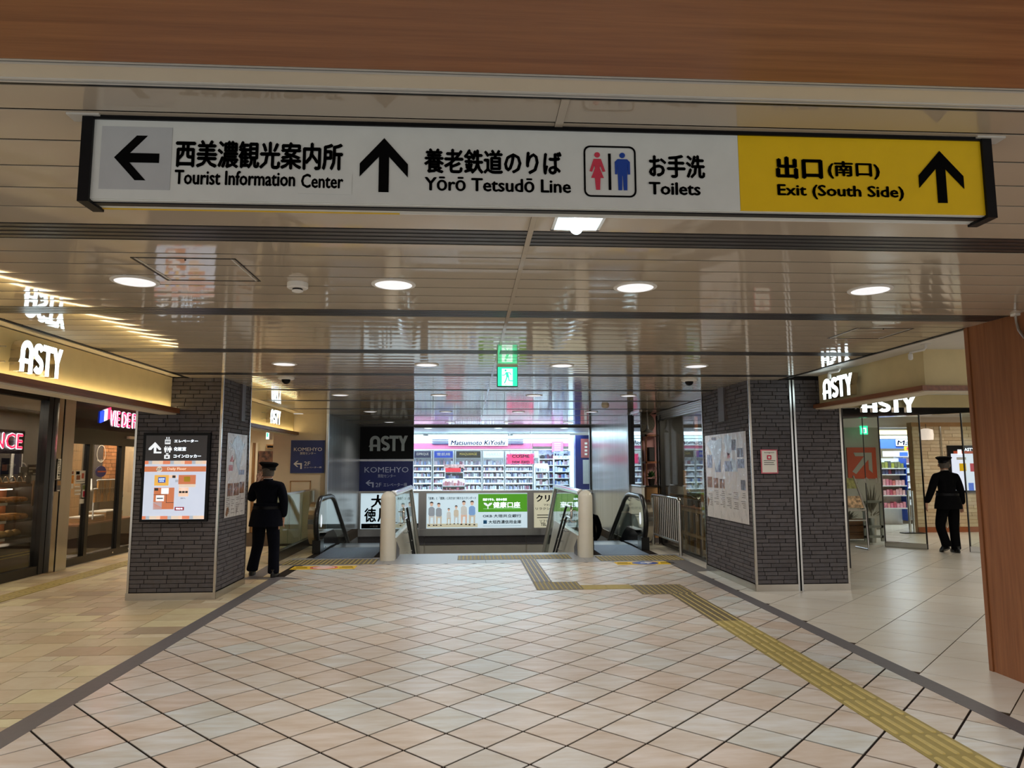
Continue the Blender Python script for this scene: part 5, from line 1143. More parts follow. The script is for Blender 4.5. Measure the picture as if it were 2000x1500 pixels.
for x in (3.745, 4.065): 
    for y in (15.05, 15.35): box('upright', (x, y, 1.175), (x + .035, y + .035, 2.25), 'woodled', ws)
for z in (1.64, 2.21): box('board', (3.745, 15.05, z), (4.10, 15.385, z + .04), 'woodled', ws)
def plant(lab, c, r, n, m, seed, pot=True, h=None, name='potted_plant', potm='darkframe', ph=.14, pr=.08, lw=.13):
    rr = random.Random(seed); t = thing(name, c, lab, 'plant'); c = Vector(c)
    if pot: MB().lathe([(pr * .75, 0), (pr, ph), (pr * .9, ph)], c, 14).build('pot', potm, t, smooth=True)
    mb = MB(); top = c + Vector((0, 0, ph if pot else 0)); h = h or r
    for k in range(n):
        a, e = rr.uniform(0, 6.28), rr.uniform(.15, 1.4); d = Vector((math.cos(a) * math.cos(e), math.sin(a) * math.cos(e), math.sin(e) * h / r)) * r * rr.uniform(.5, 1)
        b = top + d; sd_ = d.cross(Vector((0, 0, 1))).normalized() * r * lw; mb.add([top + d * .35 - sd_ * .3, top + d * .6 + sd_, b, top + d * .6 - sd_ + Vector((0, 0, .01))], [(0, 1, 2, 3)])
    mb.build('foliage', m, t, kind='stuff'); return t
plant('small spiky plant on the beige counter', (3.87, 15.1, 1.176), .20, 40, 'leaf', 1); 
box('speaker', (3.86, 15.12, 1.681), (3.97, 15.3, 1.98), 'black', None, label='black box standing on the middle board of the wooden shelf', cat='box') if False else None
sp = thing('shelf_speaker', (3.9, 15.2, 1.68), 'black box standing on the middle board of the wooden shelf', 'box'); box('cabinet', (3.84, 15.12, 1.68), (3.96, 15.3, 1.98), 'black', sp); box('front', (3.85, 15.115, 1.70), (3.95, 15.12, 1.96), 'blackmatte', sp)
MB_ = MB().tube([(3.98 + .05 * math.sin(a), 15.2, 1.18 + .20 + .20 * -math.cos(a)) for a in [2 * math.pi * q_ / 16 for q_ in range(17)]], .006, 6); ho_ = thing('wire_hoop', (3.98, 15.2, 1.18), 'thin wire hoop ornament on the beige counter', 'ornament'); MB_.build('hoop', 'steelwarm', ho_, smooth=True); box('foot', (3.95, 15.18, 1.176), (4.01, 15.22, 1.185), 'darkframe', ho_)
lp = thing('pendant_lamp', (3.93, 15.0, 2.3), 'grey cone pendant lamp hanging before the wooden shelf', 'lamp'); p = at(1265, 842, 15.0)
MB().tube([(p.x, 15.0, p.z + .08), (p.x, 15.0, HC + .04)], .012, 8).build('rod', 'white', lp); MB().lathe([(.13, -.03), (.10, .0), (.03, .04), (.02, .12)], (p.x, 15.0, p.z), 20).build('shade', 'signgrey', lp, smooth=True)
rp = thing('round_mirror', (3.85, 15.42, 2.45), 'round grey woven ornament on the pink wall', 'ornament'); p = at(1253, 827, 15.4)
MB().lathe([(.24, 0), (.24, -.03), (.2, -.045)], (p.x + .06, 15.445, p.z), 24, 'y').build('disc', 'woven', rp, smooth=True) if mat('woven', s(96, 96, 86), .8, var=.4, scale=50) else None; MB().lathe([(.03, -.045), (.03, -.05)], (p.x + .06, 15.445, p.z), 10, 'y').build('centre', 'darkframe', rp)
def table(lab, x0, x1, y0, y1, h, m='woodlight'):
    t = thing('display_table', ((x0 + x1) / 2, (y0 + y1) / 2, 0), lab, 'table'); box('top', (x0, y0, h - .04), (x1, y1, h), m, t)
    for x in (x0, x1 - .05):
        for y in (y0, y1 - .05): box('leg', (x, y, 0), (x + .05, y + .05, h - .04), m, t)
    box('lower_shelf', (x0 + .03, y0 + .03, .16), (x1 - .03, y1 - .03, .19), m, t); return t

ld_ = thing('wooden_rack', (4.4, 12.8, 0), 'tall wooden plant rack inside the flower shop', 'rack')
for y in (11.6, 12.2, 12.8, 13.4): box('upright', (4.9, y, 0), (4.95, y + .05, 2.45), 'woodled', ld_); box('upright', (5.35, y, 0), (5.4, y + .05, 2.45), 'woodled', ld_)
for z in (.9, 1.5, 2.3): box('board', (4.9, 11.6, z), (5.4, 13.45, z + .035), 'woodled', ld_)
PL = [((5.1, 12.0, 1.535), .26, 'leafpale', 'yellow green plant on the upper rack board, near'), ((5.1, 12.9, 1.535), .28, 'leafpale', 'yellow green plant on the upper rack board, far'), ((5.1, 12.4, .935), .26, 'leaf', 'green plant on the lower rack board')]
for k, (c, r, m, lab) in enumerate(PL): plant(lab, c, r, 90, m, 20 + k, pr=.1)
for k, (x, y, z) in enumerate(((4.6, 12.0, 2.2), (4.8, 13.2, 2.15), (5.6, 12.6, 2.2), (5.2, 14.3, 2.0))):
    t = thing('bulb_lamp', (x, y, z), 'warm hanging bulb in the flower shop, %s from the pillar' % ORD[k], 'lamp'); MB().ball((x, y, z), .05, 12, 8).build('bulb', 'warmlamp', t, smooth=True); MB().tube([(x, y, z + .05), (x, y, 2.76)], .006, 6).build('cord', 'black', t)
area_light(5.3, 13, 2.7, 1.5, 2.5, 70, (1, .88, .72))
lr_ = thing('low_wood_rack', (4.2, 12.6, 0), 'low slatted wooden rack right behind the flower shop glass', 'rack')
for k in range(8): box('upright', (4.10, 11.5 + k * .34, 0), (4.15, 11.55 + k * .34, .82 if k % 3 else 1.5), 'woodlight', lr_)
for z in (.30, .74): box('rail', (4.09, 11.45, z), (4.14, 13.98, z + .05), 'woodlight', lr_)
box('shelf_board', (4.10, 11.45, .79), (4.45, 13.98, .82), 'woodled', lr_)
for k, (y, r, m, lab) in enumerate(((11.75, .22, 'leafpale', 'pale grasses on the low wood rack, nearest'), (12.2, .16, 'flower', 'orange blossoms on the low wood rack'), (12.7, .25, 'leaf', 'dark leafy plant on the low wood rack'), (13.3, .30, 'leafpale', 'tall pale green plant on the low wood rack'), (13.75, .2, 'twig', 'dry stems on the low wood rack, farthest'))): plant(lab, (4.28, y, .82), r, 110, m, 60 + k, h=r * 1.5, pr=.07, ph=.12, lw=.09)
for k, y in enumerate((11.9, 12.45, 13.1)): box('hanging_frame_bar', (4.2, y, 1.75), (4.26, y + .07, 2.5), 'woodled', lr_)

# ================================================================== RIGHT-HAND ENTRANCE
def G(x, y): return Vector((x, y, 0))
PT = [G(7.2, 15.35), G(8.197, 13.886), G(8.68, 13.32), G(9.2, 12.867), G(10.3, 11.9)]
en = thing('entrance_glazing', PT[1], 'angled frameless glass doors at the right hand entrance', 'glass doors')
def pane(a, b, name, rail=True):
    d = (b - a).normalized(); n = Vector((-d.y, d.x, 0)) * .006
    def wall(z0, z1, th, m, nm_):
        k = n * (th / .012); vs = [a - k, b - k, b + k, a + k]; mb = MB(); mb.add([v + Vector((0, 0, z0)) for v in vs] + [v + Vector((0, 0, z1)) for v in vs], [(3, 2, 1, 0), (4, 5, 6, 7), (0, 1, 5, 4), (1, 2, 6, 5), (2, 3, 7, 6), (3, 0, 4, 7)]); mb.build(nm_, m, en)
    wall(.1 if rail else 0.01, 2.56, .012, 'glass', name)
    if rail: wall(0, .1, .04, 'chrome', 'bottom_rail')
pane(PT[0], PT[1], 'fixed_pane', False); pane(PT[1], PT[2], 'door_leaf'); pane(PT[3], PT[4], 'door_leaf')
for p, r in ((PT[1], .014), (PT[2], .016), (PT[3], .016), ((PT[0] + PT[1]) / 2 + Vector((0, 0, 0)), .012), ((PT[1] * .82 + PT[0] * .18), .01)): MB().tube([(p.x, p.y, 0), (p.x, p.y, 2.56)], r, 6).build('edge_strip', 'darkframe', en)
d_ = PT[2] - PT[1]; MB().tube([PT[1] + d_ * .1 - Vector((.05, .05, 0)) + Vector((0, 0, .1)), PT[1] + d_ * .1 - Vector((.05, .05, 0)) + Vector((0, 0, .102))], .01, 6).build('floor_pivot', 'chrome', en)
mb = MB(); a, b = PT[0], PT[4]; mb.add([a + Vector((0, 0, 2.56)), b + Vector((0, 0, 2.56)), b + Vector((.1, .1, 2.56)), a + Vector((.1, .1, 2.56)), a + Vector((0, 0, 2.77)), b + Vector((0, 0, 2.77)), b + Vector((.1, .1, 2.77)), a + Vector((.1, .1, 2.77))], [(3, 2, 1, 0), (4, 5, 6, 7), (0, 1, 5, 4), (1, 2, 6, 5), (2, 3, 7, 6), (3, 0, 4, 7)]); mb.build('door_header', 'blackgloss', en)
# mirrored window lettering read from behind on the fixed pane
d_ = (PT[1] - PT[0]).normalized(); q0 = PT[0] + (PT[1] - PT[0]) * .42 + Vector((0, 0, 1.22)) + Vector((-d_.y, d_.x, 0)) * -.012
mb = MB(); text(mb, 'II ↑ ASTY', q0, d_, UZ, 1.0, .12, .01, mirror=True); mb.build('window_lettering', 'paper', en)
# hanging ASTY letters partly behind the ledge
hb = thing('ceiling_beam', (7.3, 11.65, 2.55), 'dark beam carrying the second ASTY sign at right', 'beam'); box('beam', (6.2, 11.62, 2.56), (8.6, 11.75, 2.765), 'fascia', hb); box('end_plate', (6.18, 11.60, 2.55), (6.22, 11.77, 2.765), 'darkframe', hb)
a, b = at(1682, 805, 11.5), at(1790, 803, 11.5)
asty('asty_sign', (a.x, 11.62, a.z), (1, 0, 0), (0, 0, 1), (0, -1, 0), .26, b.x - a.x, 'lit white ASTY letters half hidden behind the right ledge', depth=.08, stand=.04)
# inner walls
mat('greymatte', s(176, 174, 166), .5, var=.04)
YI = 17.5
p0_, p1_ = at(1640, 900, YI), at(1719, 900, YI)
wi = box('wall_right_inner', (p0_.x - 1.5, YI, 0), (p1_.x, YI + .15, 2.6), 'greymatte', kind='structure', label='grey inner wall with the orange arrow board')
box('bulkhead_right', (p0_.x - 1.5, YI - .3, 2.52), (14, YI + .2, 2.765), 'white', kind='structure')
def I(x, y, Y=YI): return at(x, y, Y)
def irect(t, name, x0, y0, x1, y1, m, Y=YI, th=.02, off=.02):
    a, b = I(x0, y1, Y), I(x1, y0, Y); return box(name, (a.x, Y - off, a.z), (b.x, Y - off + th, b.z), m, t)
ob = thing('arrow_board', I(1680, 935), 'orange board with a grey diagonal arrow on the inner grey wall', 'sign'); irect(ob, 'board', 1656, 874, 1709, 935, 'orange', off=.025)
a, b = I(1664, 926), I(1701, 884); w_, h_ = b.x - a.x, b.z - a.z
MB().prism([(a.x + u * w_, a.z + v * h_) for u, v in ((0, .12), (.62, .83), (.18, .83), (.1, 1), (1, 1), (1, .05), (.82, .2), (.82, .68), (.18, 0))], (0, YI - .03, 0), (1, 0, 0), (0, 0, 1), (0, .004, 0)).build('arrow', 'greymatte', ob)
ex2 = thing('exit_sign', I(1687, 848), 'small green exit sign beside the inner grey wall', 'exit sign'); irect(ex2, 'housing', 1680, 832, 1693.5, 848.5, 'greenlit', 17.2); irect(ex2, 'face', 1682.5, 835.5, 1691, 846, 'greenwhite', 17.2, .004, .024); irect(ex2, 'figure', 1685.5, 838, 1688, 845, 'greenlit', 17.2, .004, .027)
p = I(1687, 832, 17.2); MB().tube([(p.x, 17.2, p.z), (p.x, 17.2, 2.765)], .012, 6).build('hanger', 'white', ex2)
# drugstore side entrance
YE = 19.6
h2 = thing('store_header', I(1752, 850, YE), 'lit drugstore header with cream band seen through the right doors', 'shop header'); irect(h2, 'cream_band', 1700, 840, 1800, 849, 'creamlit', YE) if lit('creamlit', s(255, 226, 150), 1.0) else None; irect(h2, 'light_band', 1700, 851, 1800, 857, 'shopheader', YE); irect(h2, 'blue_band', 1700, 858, 1800, 876, 'storeblue2', YE) if mat('storeblue2', s(60, 100, 200), .4, emit=s(60, 100, 200), es=.3) else None
sp2 = thing('store_sign', I(1770, 860, YE), 'Matsumoto sign plate seen through the right doors', 'sign'); irect(sp2, 'plate', 1750, 858, 1830, 871, 'paperlit', YE - .04); a, b = I(1752, 869.5, YE - .06), I(1826, 860, YE - .06); mb = MB(); text(mb, 'Matsumoto KiYoshi', (a.x, YE - .07, a.z), UX, UZ, (b.x - a.x) * 2.2, b.z - a.z, .02, .2); mb.build('lettering', 'storeblue', sp2)
irect(sp2, 'back_strip', 1750, 871, 1830, 873, 'navy', YE - .02)
rk = thing('pink_goods_rack', I(1745, 1000, YE - .8), 'white rack full of pink packs inside the right store entrance', 'shelf'); Yr = YE - .9
a, b = I(1722, 998, Yr), I(1768, 895, Yr); box('back_board', (a.x - .3, Yr + .3, 0), (b.x, Yr + .33, b.z), 'shelfwhite', rk); box('side_board', (b.x, Yr, .1), (b.x + .02, Yr + .33, b.z), 'headblue', rk); rr = random.Random(9)
for k, (yy, m) in enumerate(((914, 'goodsgreen'), (926, 'goodsdark'), (948, 'goodspink'), (967, 'goodspink'), (992, 'goodspink'))):
    z = I(1740, yy, Yr).z; box('shelf', (a.x - .3, Yr, z - .03), (b.x, Yr + .3, z), 'shelfwhite', rk); g = MB(); x = a.x - .25
    while x < b.x - .06: g.box((x, Yr + .03, z), (x + .075, Yr + .2, z + rr.uniform(.12, .19))); x += .088
    g.build('goods', m, rk, kind='stuff')
rk2 = thing('store_shelf', I(1780, 1000, YE + .2), 'store shelf with white and blue packs right of the pink rack', 'shelf'); Yr = YE + .3
a, b = I(1765, 998, Yr), I(1800, 880, Yr); box('back_board', (a.x, Yr + .3, 0), (b.x + .4, Yr + .33, b.z), 'shelfwhite', rk2); g = MB()
for yy in (905, 922, 938, 952, 968, 985):
    z = I(1780, yy, Yr).z; box('shelf', (a.x, Yr, z - .03), (b.x + .4, Yr + .3, z), 'shelfwhite', rk2); x = a.x + .02
    while x < b.x + .3: g.box((x, Yr + .03, z), (x + .08, Yr + .2, z + rr.uniform(.1, .18))); x += .095
g.build('goods', 'goods', rk2, kind='stuff')
t = thing('sale_card', I(1775, 890, YE - .3), 'yellow sale card hanging in the right store entrance', 'card'); irect(t, 'card', 1766, 872, 1785, 880, 'yellow', YE - .3); irect(t, 'print', 1770, 873.5, 1781, 878.5, 'iconred', YE - .3, .004, .023)
p = I(1776, 872, YE - .3); MB().tube([(p.x, YE - .3, p.z), (p.x, YE - .3, 2.765)], .006, 6).build('hanging_wire', 'steel', t)
t = thing('banner_card', I(1765, 885, YE - .5), 'blue and white banner card over the pink rack', 'card'); irect(t, 'card', 1724, 881, 1790, 892, 'paperlit', YE - .6); irect(t, 'blue_print', 1756, 883, 1772, 891, 'storeblue2', YE - .6, .004, .023)
area_light(12.0, 18.6, 2.6, 2.0, 1.6, 60, (.85, .94, 1)); area_light(12.3, 21.2, 2.6, 2.0, 1.6, 40, (.85, .94, 1))
ps = thing('pole_stand', I(1776, 985, 18.0), 'chrome pole stand inside the right entrance', 'stand'); a = atz(1776, 1020, 0); a = Vector((a.x, min(a.y, 17.6), 0)); a = at(1777, 1020, 16.4)
MB().tube([(a.x, 16.4, .02), (a.x, 16.4, 1.0)], .03, 10).build('pole', 'chrome', ps, smooth=True); MB().tube([(a.x + .1, 16.4, .02), (a.x + .1, 16.4, .98)], .03, 10).build('pole', 'chrome', ps, smooth=True); box('foot', (a.x - .2, 16.3, 0), (a.x + .3, 16.5, .02), 'darkframe', ps)
# pale brick wall with the directory
YB = 16.6
pw = thing('pale_brick_wall', I(1850, 1000, YB), 'pale beige brick wall inside the right entrance', 'wall'); a = I(1785, 900, YB); box('backing', (a.x, YB + .02, 0), (14.2, YB + .2, 2.6), 'kraft', pw)
brickwork(pw, [((a.x, YB, 0), (1, 0, 0), (0, -1, 0), 14.1 - a.x, .12, 2.5)], 'brickbeige', .085, .40, keep=160, gap=.007); box('plinth', (a.x, YB - .02, 0), (14.1, YB + .02, .12), 'brownpanel', pw)
c = I(1836, 850, YB); box('corner_trim', (c.x - .015, YB - .03, .1), (c.x + .015, YB, 2.5), 'chrome', pw)
db = thing('directory_board', I(1875, 990, YB), 'lit shop directory board on the pale brick wall behind the right man', 'board'); irect(db, 'frame', 1855, 870, 1906, 962, 'black', YB, .03, .04); irect(db, 'page', 1860, 886, 1904, 958, 'mapwhite', YB, .004, .044); irect(db, 'head_band', 1860, 881, 1904, 886, 'orange', YB, .004, .045); irect(db, 'number_disc', 1868, 878, 1875, 888, 'paperlit', YB, .004, .05)
a, b = I(1881, 881, YB), I(1900, 875, YB); mb = MB(); text(mb, 'ASTY', (a.x, YB - .05, a.z), UX, UZ, b.x - a.x, b.z - a.z, .02); mb.build('lettering', 'paperlit', db)
for (x0, y0, x1, y1, m) in ((1872, 905, 1884, 920, 'signyellow'), (1893, 905, 1904, 921, 'iconred'), (1890, 943, 1899, 958, 'storeblue2'), (1866, 893, 1884, 898, 'signgrey')): irect(db, 'logo', x0, y0, x1, y1, m, YB, .004, .046)
box('wall_right_side', (14.1, 6, 0), (14.25, 24, 2.77), 'offwall', kind='structure')
# lampshade
ls_ = thing('wall_lamp', I(1810, 845, 15.9), 'white pleated hanging lamp shade before the pale brick wall', 'lamp'); p = I(1809, 848, 15.9); MB().lathe([(.14, -.13), (.15, 0), (.14, .10), (.05, .13)], (p.x, 15.9, p.z), 18).build('shade', 'shadeglow', ls_, smooth=True) if lit('shadeglow', s(240, 226, 210), .35) else None; MB().tube([(p.x, 15.9, p.z + .12), (p.x, 15.9, 2.52)], .006, 6).build('cord', 'darkframe', ls_)
# brochure rack
br = thing('brochure_rack', (7.3, 13.3, 0), 'grey tube brochure rack with leaflets beside the right pillar', 'rack')
for x in (7.13, 7.52):
    MB().tube([(x, 13.30, 0), (x + .0, 13.34, .75), (x - .06, 13.6, 1.38)], .018, 8).build('side_tube', 'steel', br, smooth=True); MB().tube([(x, 13.30, .02), (x, 13.75, .02)], .016, 8).build('foot', 'steel', br)
for z in (.55, .74): MB().tube([(7.13, 13.33, z), (7.52, 13.33, z)], .014, 8).build('crossbar', 'steel', br)
for z0, z1, m in ((.78, 1.0, 'flyer'), (1.14, 1.34, 'flyergreen')):
    mb = MB(); y0 = 13.34 + (z0 - .75) * .41; y1 = 13.34 + (z1 - .75) * .41; mb.prism([(7.07, z0), (7.45, z0), (7.41, z1), (7.03, z1)], (0, 13.36 + (z0 - .75) * .41, 0), (1, 0, 0), (0, .38, 1 - .0), (0, .02, 0)); 
    o = MB().add([(7.13, y0, z0), (7.51, y0, z0), (7.48, y1, z1), (7.10, y1, z1), (7.13, y0 + .02, z0), (7.51, y0 + .02, z0), (7.48, y1 + .02, z1), (7.10, y1 + .02, z1)], [(0, 1, 2, 3), (7, 6, 5, 4), (0, 4, 5, 1), (1, 5, 6, 2), (2, 6, 7, 3), (3, 7, 4, 0)])
    mat('flyer', s(210, 170, 130), .5, var=.7, scale=18); mat('flyergreen', s(160, 160, 100), .5, var=.5, scale=14); o.build('leaflet_panel', m, br)
# planter crate with dried flowers behind the glass
pc = thing('planter_crate', (8.05, 14.9, 0), 'brown wooden crate with dried flowers behind the right glass', 'planter')
for k in range(3): box('board', (7.75, 14.75, .06 + k * .14), (8.45, 14.78, .19 + k * .14), 'crate', pc); box('end_board', (7.75, 14.75, .06 + k * .14), (7.78, 15.1, .19 + k * .14), 'crate', pc)
box('soil', (7.78, 14.78, .05), (8.45, 15.1, .42), 'darkwood', pc)
plant('low dried flower cushion in the wooden crate', (8.0, 14.92, .42), .28, 160, 'twig', 40, lw=.07, pot=False, name='dried_flowers'); plant('tall bare twig bunch beside the wooden crate', (8.35, 14.6, .0), .42, 90, 'twig', 41, lw=.035, h=.75, name='dried_flowers', ph=.5, pr=.09, potm='steel')
ff = thing('frame_stand', (8.1, 14.35, 0), 'dull metal frame stand behind the brochure rack', 'stand')
for x in (8.02, 8.37): box('post', (x, 14.3, .05), (x + .05, 14.34, .85), 'greymatte', ff)
for z in (.12, .32, .82): box('rail', (8.02, 14.3, z), (8.42, 14.34, z + .05), 'greymatte', ff)
for k, (x, y) in enumerate(((6.2, 8.6), (8.0, 10.6), (10.6, 10.0), (9.8, 14.6))): downlight(x, y, 2.765, 'downlight in the white ceiling of the right entrance, %s from the front' % ORD[k], RIGHT_W, (1, .93, .82))
area_light(12.0, 14.8, 2.7, 1.2, 1.2, 25, (1, .9, .76))

# ================================================================== POSTERS, MAP BOARD
YM = 9.10
mp_ = thing('floor_map_board', (-3.58, 9.12, .93), 'black framed floor map board on the left brick pillar', 'map board')
box('frame', (-3.99, YM, .935), (-3.185, YM + .045, 2.02), 'black', mp_); box('page', (-3.955, YM - .003, .965), (-3.22, YM, 1.675), 'mapwhite', mp_); box('head_panel', (-3.955, YM - .004, 1.675), (-3.22, YM, 1.985), 'headgrey', mp_) if mat('headgrey', s(70, 68, 72), .4) else None
MX0, MW, MZ0, MZ1 = -3.955, .735, .965, 1.985
def MQ(u, v): return (MX0 + u * MW, MZ1 - v * (MZ1 - MZ0))          # u right, v down, 0..1 over the page
def mrect(name, u0, v0, u1, v1, m, off=.005): a, b = MQ(u0, v1), MQ(u1, v0); return box(name, (a[0], YM - off - .001, a[1]), (b[0], YM - off + .001, b[1]), m, mp_)
def mtext(body, u0, v0, u1, v1, m='paperlit', bold=.02, off=.008): a, b = MQ(u0, v1), MQ(u1, v0); mb = MB(); text(mb, body, (a[0], YM - off, a[1]), UX, UZ, b[0] - a[0], b[1] - a[1], bold); mb.build('lettering', m, mp_)
mtext('エレベーター', .46, .05, .85, .085, bold=.03); mtext('化粧室', .46, .14, .66, .185, bold=.03); mtext('コインロッカー', .46, .23, .91, .27, bold=.03)
mb = MB(); mb.prism([MQ(u, v) for u, v in ((.15, .08), (.25, .155), (.25, .175), (.22, .175), (.175, .14), (.175, .195), (.26, .195), (.26, .215), (.135, .215), (.135, .14), (.09, .175), (.05, .175), (.05, .155))][::-1], (0, YM - .008, 0), (1, 0, 0), (0, 0, 1), (0, .002, 0)); mb.build('turn_arrow', 'paperlit', mp_)
mrect('lift_icon', .31, .05, .40, .105, 'paperlit', .007); mrect('locker_icon', .31, .235, .40, .28, 'paperlit', .007)
for k in range(4): mrect('lift_icon_figure', .322 + k * .019, .062, .333 + k * .019, .09, 'headgrey', .009)
mrect('lift_icon_arrow', .33, .02, .345, .042, 'paperlit', .007); mrect('lift_icon_arrow', .365, .02, .38, .042, 'paperlit', .007); mrect('locker_icon_slot', .335, .25, .375, .268, 'headgrey', .009); mrect('locker_icon_bag', .335, .215, .375, .23, 'paperlit', .007)
for cu, dr in ((.325, False), (.395, True)):
    c = MQ(cu, .135); mb = MB(); mb.prism([(c[0] + p[0], c[1] + p[1]) for p in arc(0, 0, .008, .008, 0, 330, 9)], (0, YM - .008, 0), (1, 0, 0), (0, 0, 1), (0, .002, 0)); mb.prism([MQ(cu + u, .145 + v) for u, v in ((-.025, 0), (-.02 if not dr else -.035, .035), (-.012, .035), (-.012, .06), (.012, .06), (.012, .035), (.02 if not dr else .035, .035), (.025, 0))], (0, YM - .008, 0), (1, 0, 0), (0, 0, 1), (0, .002, 0)); mb.build('toilet_icon', 'paperlit', mp_)
mrect('toilet_icon_bar', .357, .13, .363, .20, 'paperlit', .007)
cols_ = [('mtan', (206, 190, 172)), ('morange', (206, 122, 88)), ('mgrey', (160, 168, 178)), ('mpeach', (222, 188, 164)), ('mbrown', (184, 108, 72)), ('mgold', (214, 164, 72))]
for n_, c in cols_: mat(n_, s(*c), .4, emit=s(*c), es=.5)
for v0, v1 in ((.305, .345), (.96, .998)):
    for k in range(17): mrect('stripe_block', k / 17, v0, (k + 1) / 17, v1, ('morange', 'mpeach', 'mtan', 'mgrey')[(k * 7 + (k // 3)) % 4])
mrect('title_band', 0, .372, 1, .435, 'mbrown'); mtext('Daily Floor', .37, .385, .68, .425, 'mtan'); c = MQ(.24, .405)
MB().lathe([(.035, 0), (.035, .002)], (c[0], YM - .008, c[1]), 20, 'y').build('floor_disc', 'mtan', mp_); mtext('2F', .195, .39, .285, .42, 'headgrey', .01, .010)
for (u0, v0, u1, v1, m) in ((.17, .475, .40, .60, 'mgold'), (.40, .475, .53, .51, 'mpeach'), (.56, .475, .84, .585, 'mbrown'), (.57, .585, .84, .62, 'mtan'), (.17, .625, .50, .88, 'mbrown'), (.17, .795, .31, .885, 'mgrey'), (.57, .625, .73, .73, 'mpeach'), (.61, .63, .69, .67, 'mgrey'), (.52, .855, .67, .895, 'iconred')): mrect('plan_area', u0, v0, u1, v1, m)
for (u0, v0, u1, v1, m) in ((.23, .50, .35, .565, 'storeblue2'), (.65, .495, .75, .555, 'signyellow'), (.29, .63, .41, .70, 'paperlit'), (.21, .715, .34, .785, 'paperlit')): mrect('shop_logo', u0, v0, u1, v1, m, .007)
mtext('KOME', .245, .515, .335, .53, off=.010); mtext('HYO', .255, .54, .325, .553, off=.010); mtext('現在地', .54, .865, .65, .885, off=.009); mrect('logo_print', .225, .745, .325, .757, 'headgrey', .009); mtext('1Fへ', .61, .745, .69, .76, 'ink')
for u in (.58, .63, .68): mrect('lift_mark', u, .665, u + .04, .69, 'headgrey', .008)
mrect('plan_mark', .46, .48, .51, .51, 'headgrey', .008); mrect('plan_mark', .18, .63, .24, .66, 'headgrey', .008); mrect('plan_mark', .51, .53, .56, .56, 'mgrey', .008)
mrect('wall_line', .17, .705, .38, .71, 'headgrey', .007); mrect('wall_line', .375, .705, .38, .80, 'headgrey', .007); mrect('wall_line', .375, .80, .5, .805, 'headgrey', .007)

def wall_poster(lab, X, sgn, y0, y1, z0, z1, seed, ghost):
    """laminated menu poster on a pillar side; sgn = direction of its outward normal along x"""
    t = thing('menu_poster', (X, (y0 + y1) / 2, z0), lab, 'poster'); rr = random.Random(seed)
    box('sheet', (X, y0, z0), (X + sgn * .004, y1, z1), 'posterbase', t)
    def pr(name, u0, v0, u1, v1, m, off=.005): box(name, (X + sgn * (off), y0 + (y1 - y0) * u0, z0 + (z1 - z0) * v0), (X + sgn * (off + .001), y0 + (y1 - y0) * u1, z0 + (z1 - z0) * v1), m, t)
    for (u0, v0, u1, v1, m) in ghost['photos']: pr('photo', u0, v0, u1, v1, m)
    for c in range(ghost['cols']):
        for k in range(9):
            if rr.random() < .85: u = .05 + c * .95 / ghost['cols']; pr('print_line', u, ghost['v'] - k * .022, u + rr.uniform(.3, .8) * .9 / ghost['cols'], ghost['v'] - k * .022 + .007, 'printgrey')
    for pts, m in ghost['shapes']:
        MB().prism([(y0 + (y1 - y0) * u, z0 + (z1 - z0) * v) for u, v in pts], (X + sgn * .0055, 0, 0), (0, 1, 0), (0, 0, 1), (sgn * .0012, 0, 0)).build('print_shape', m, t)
    f = box('film', (X + sgn * .009, y0, z0), (X + sgn * .0095, y1, z1), 'film', t)
mat('posterbase', s(232, 226, 222), .35, var=.05, scale=5); mat('printgrey', s(130, 120, 116), .5); mat('foodphoto', s(150, 100, 62), .4, var=.7, scale=22); mat('darkphoto', s(110, 100, 110), .4, var=.8, scale=16); mat('creamglare', s(206, 220, 232), .3, var=.06, scale=8); mat('bluephoto', s(150, 160, 190), .4, var=.6, scale=18); mat('redpart', s(206, 96, 84), .4, var=.3, scale=20)  # pale blue-white shapes paint glare on the film into the cream picture
glass('film', (.97, .97, .97), .3, .05)
nt = MATS['film'].node_tree; n2 = nt.nodes.new('ShaderNodeTexNoise'); n2.inputs['Scale'].default_value = 7; n2.inputs['Detail'].default_value = 3; g_ = nt.nodes.new('ShaderNodeNewGeometry'); bp = nt.nodes.new('ShaderNodeBump'); bp.inputs['Strength'].default_value = .6; bp.inputs['Distance'].default_value = .06
nt.links.new(g_.outputs['Position'], n2.inputs['Vector']); nt.links.new(n2.outputs['Fac'], bp.inputs['Height'])
for n_ in nt.nodes:
    if n_.type in ('BSDF_GLOSSY', 'FRESNEL'): nt.links.new(bp.outputs[0], n_.inputs['Normal'])
wall_poster('laminated menu poster with a white glare swirl on the left pillar side', -3.064, 1, 9.36, 10.17, .955, 2.03, 3, dict(cols=4, v=.22, photos=[(.08, .25, .34, .40, 'foodphoto'), (.38, .25, .64, .40, 'foodphoto'), (.68, .27, .92, .41, 'foodphoto'), (.1, .55, .3, .62, 'redpart'), (.6, .5, .9, .56, 'bluephoto')], shapes=[([(.05, .90), (.2, .86), (.35, .95), (.5, .99), (.65, .95), (.8, .88), (.95, .9), (.85, .86), (.75, .80), (.68, .66), (.6, .5), (.48, .62), (.35, .80), (.2, .84)], 'creamglare'), ([(.12, .66), (.26, .74), (.34, .66)], 'redpart'), ([(.03, .04), (.08, .12), (.16, .12), (.18, .07), (.09, .01)], 'foodphoto')]))
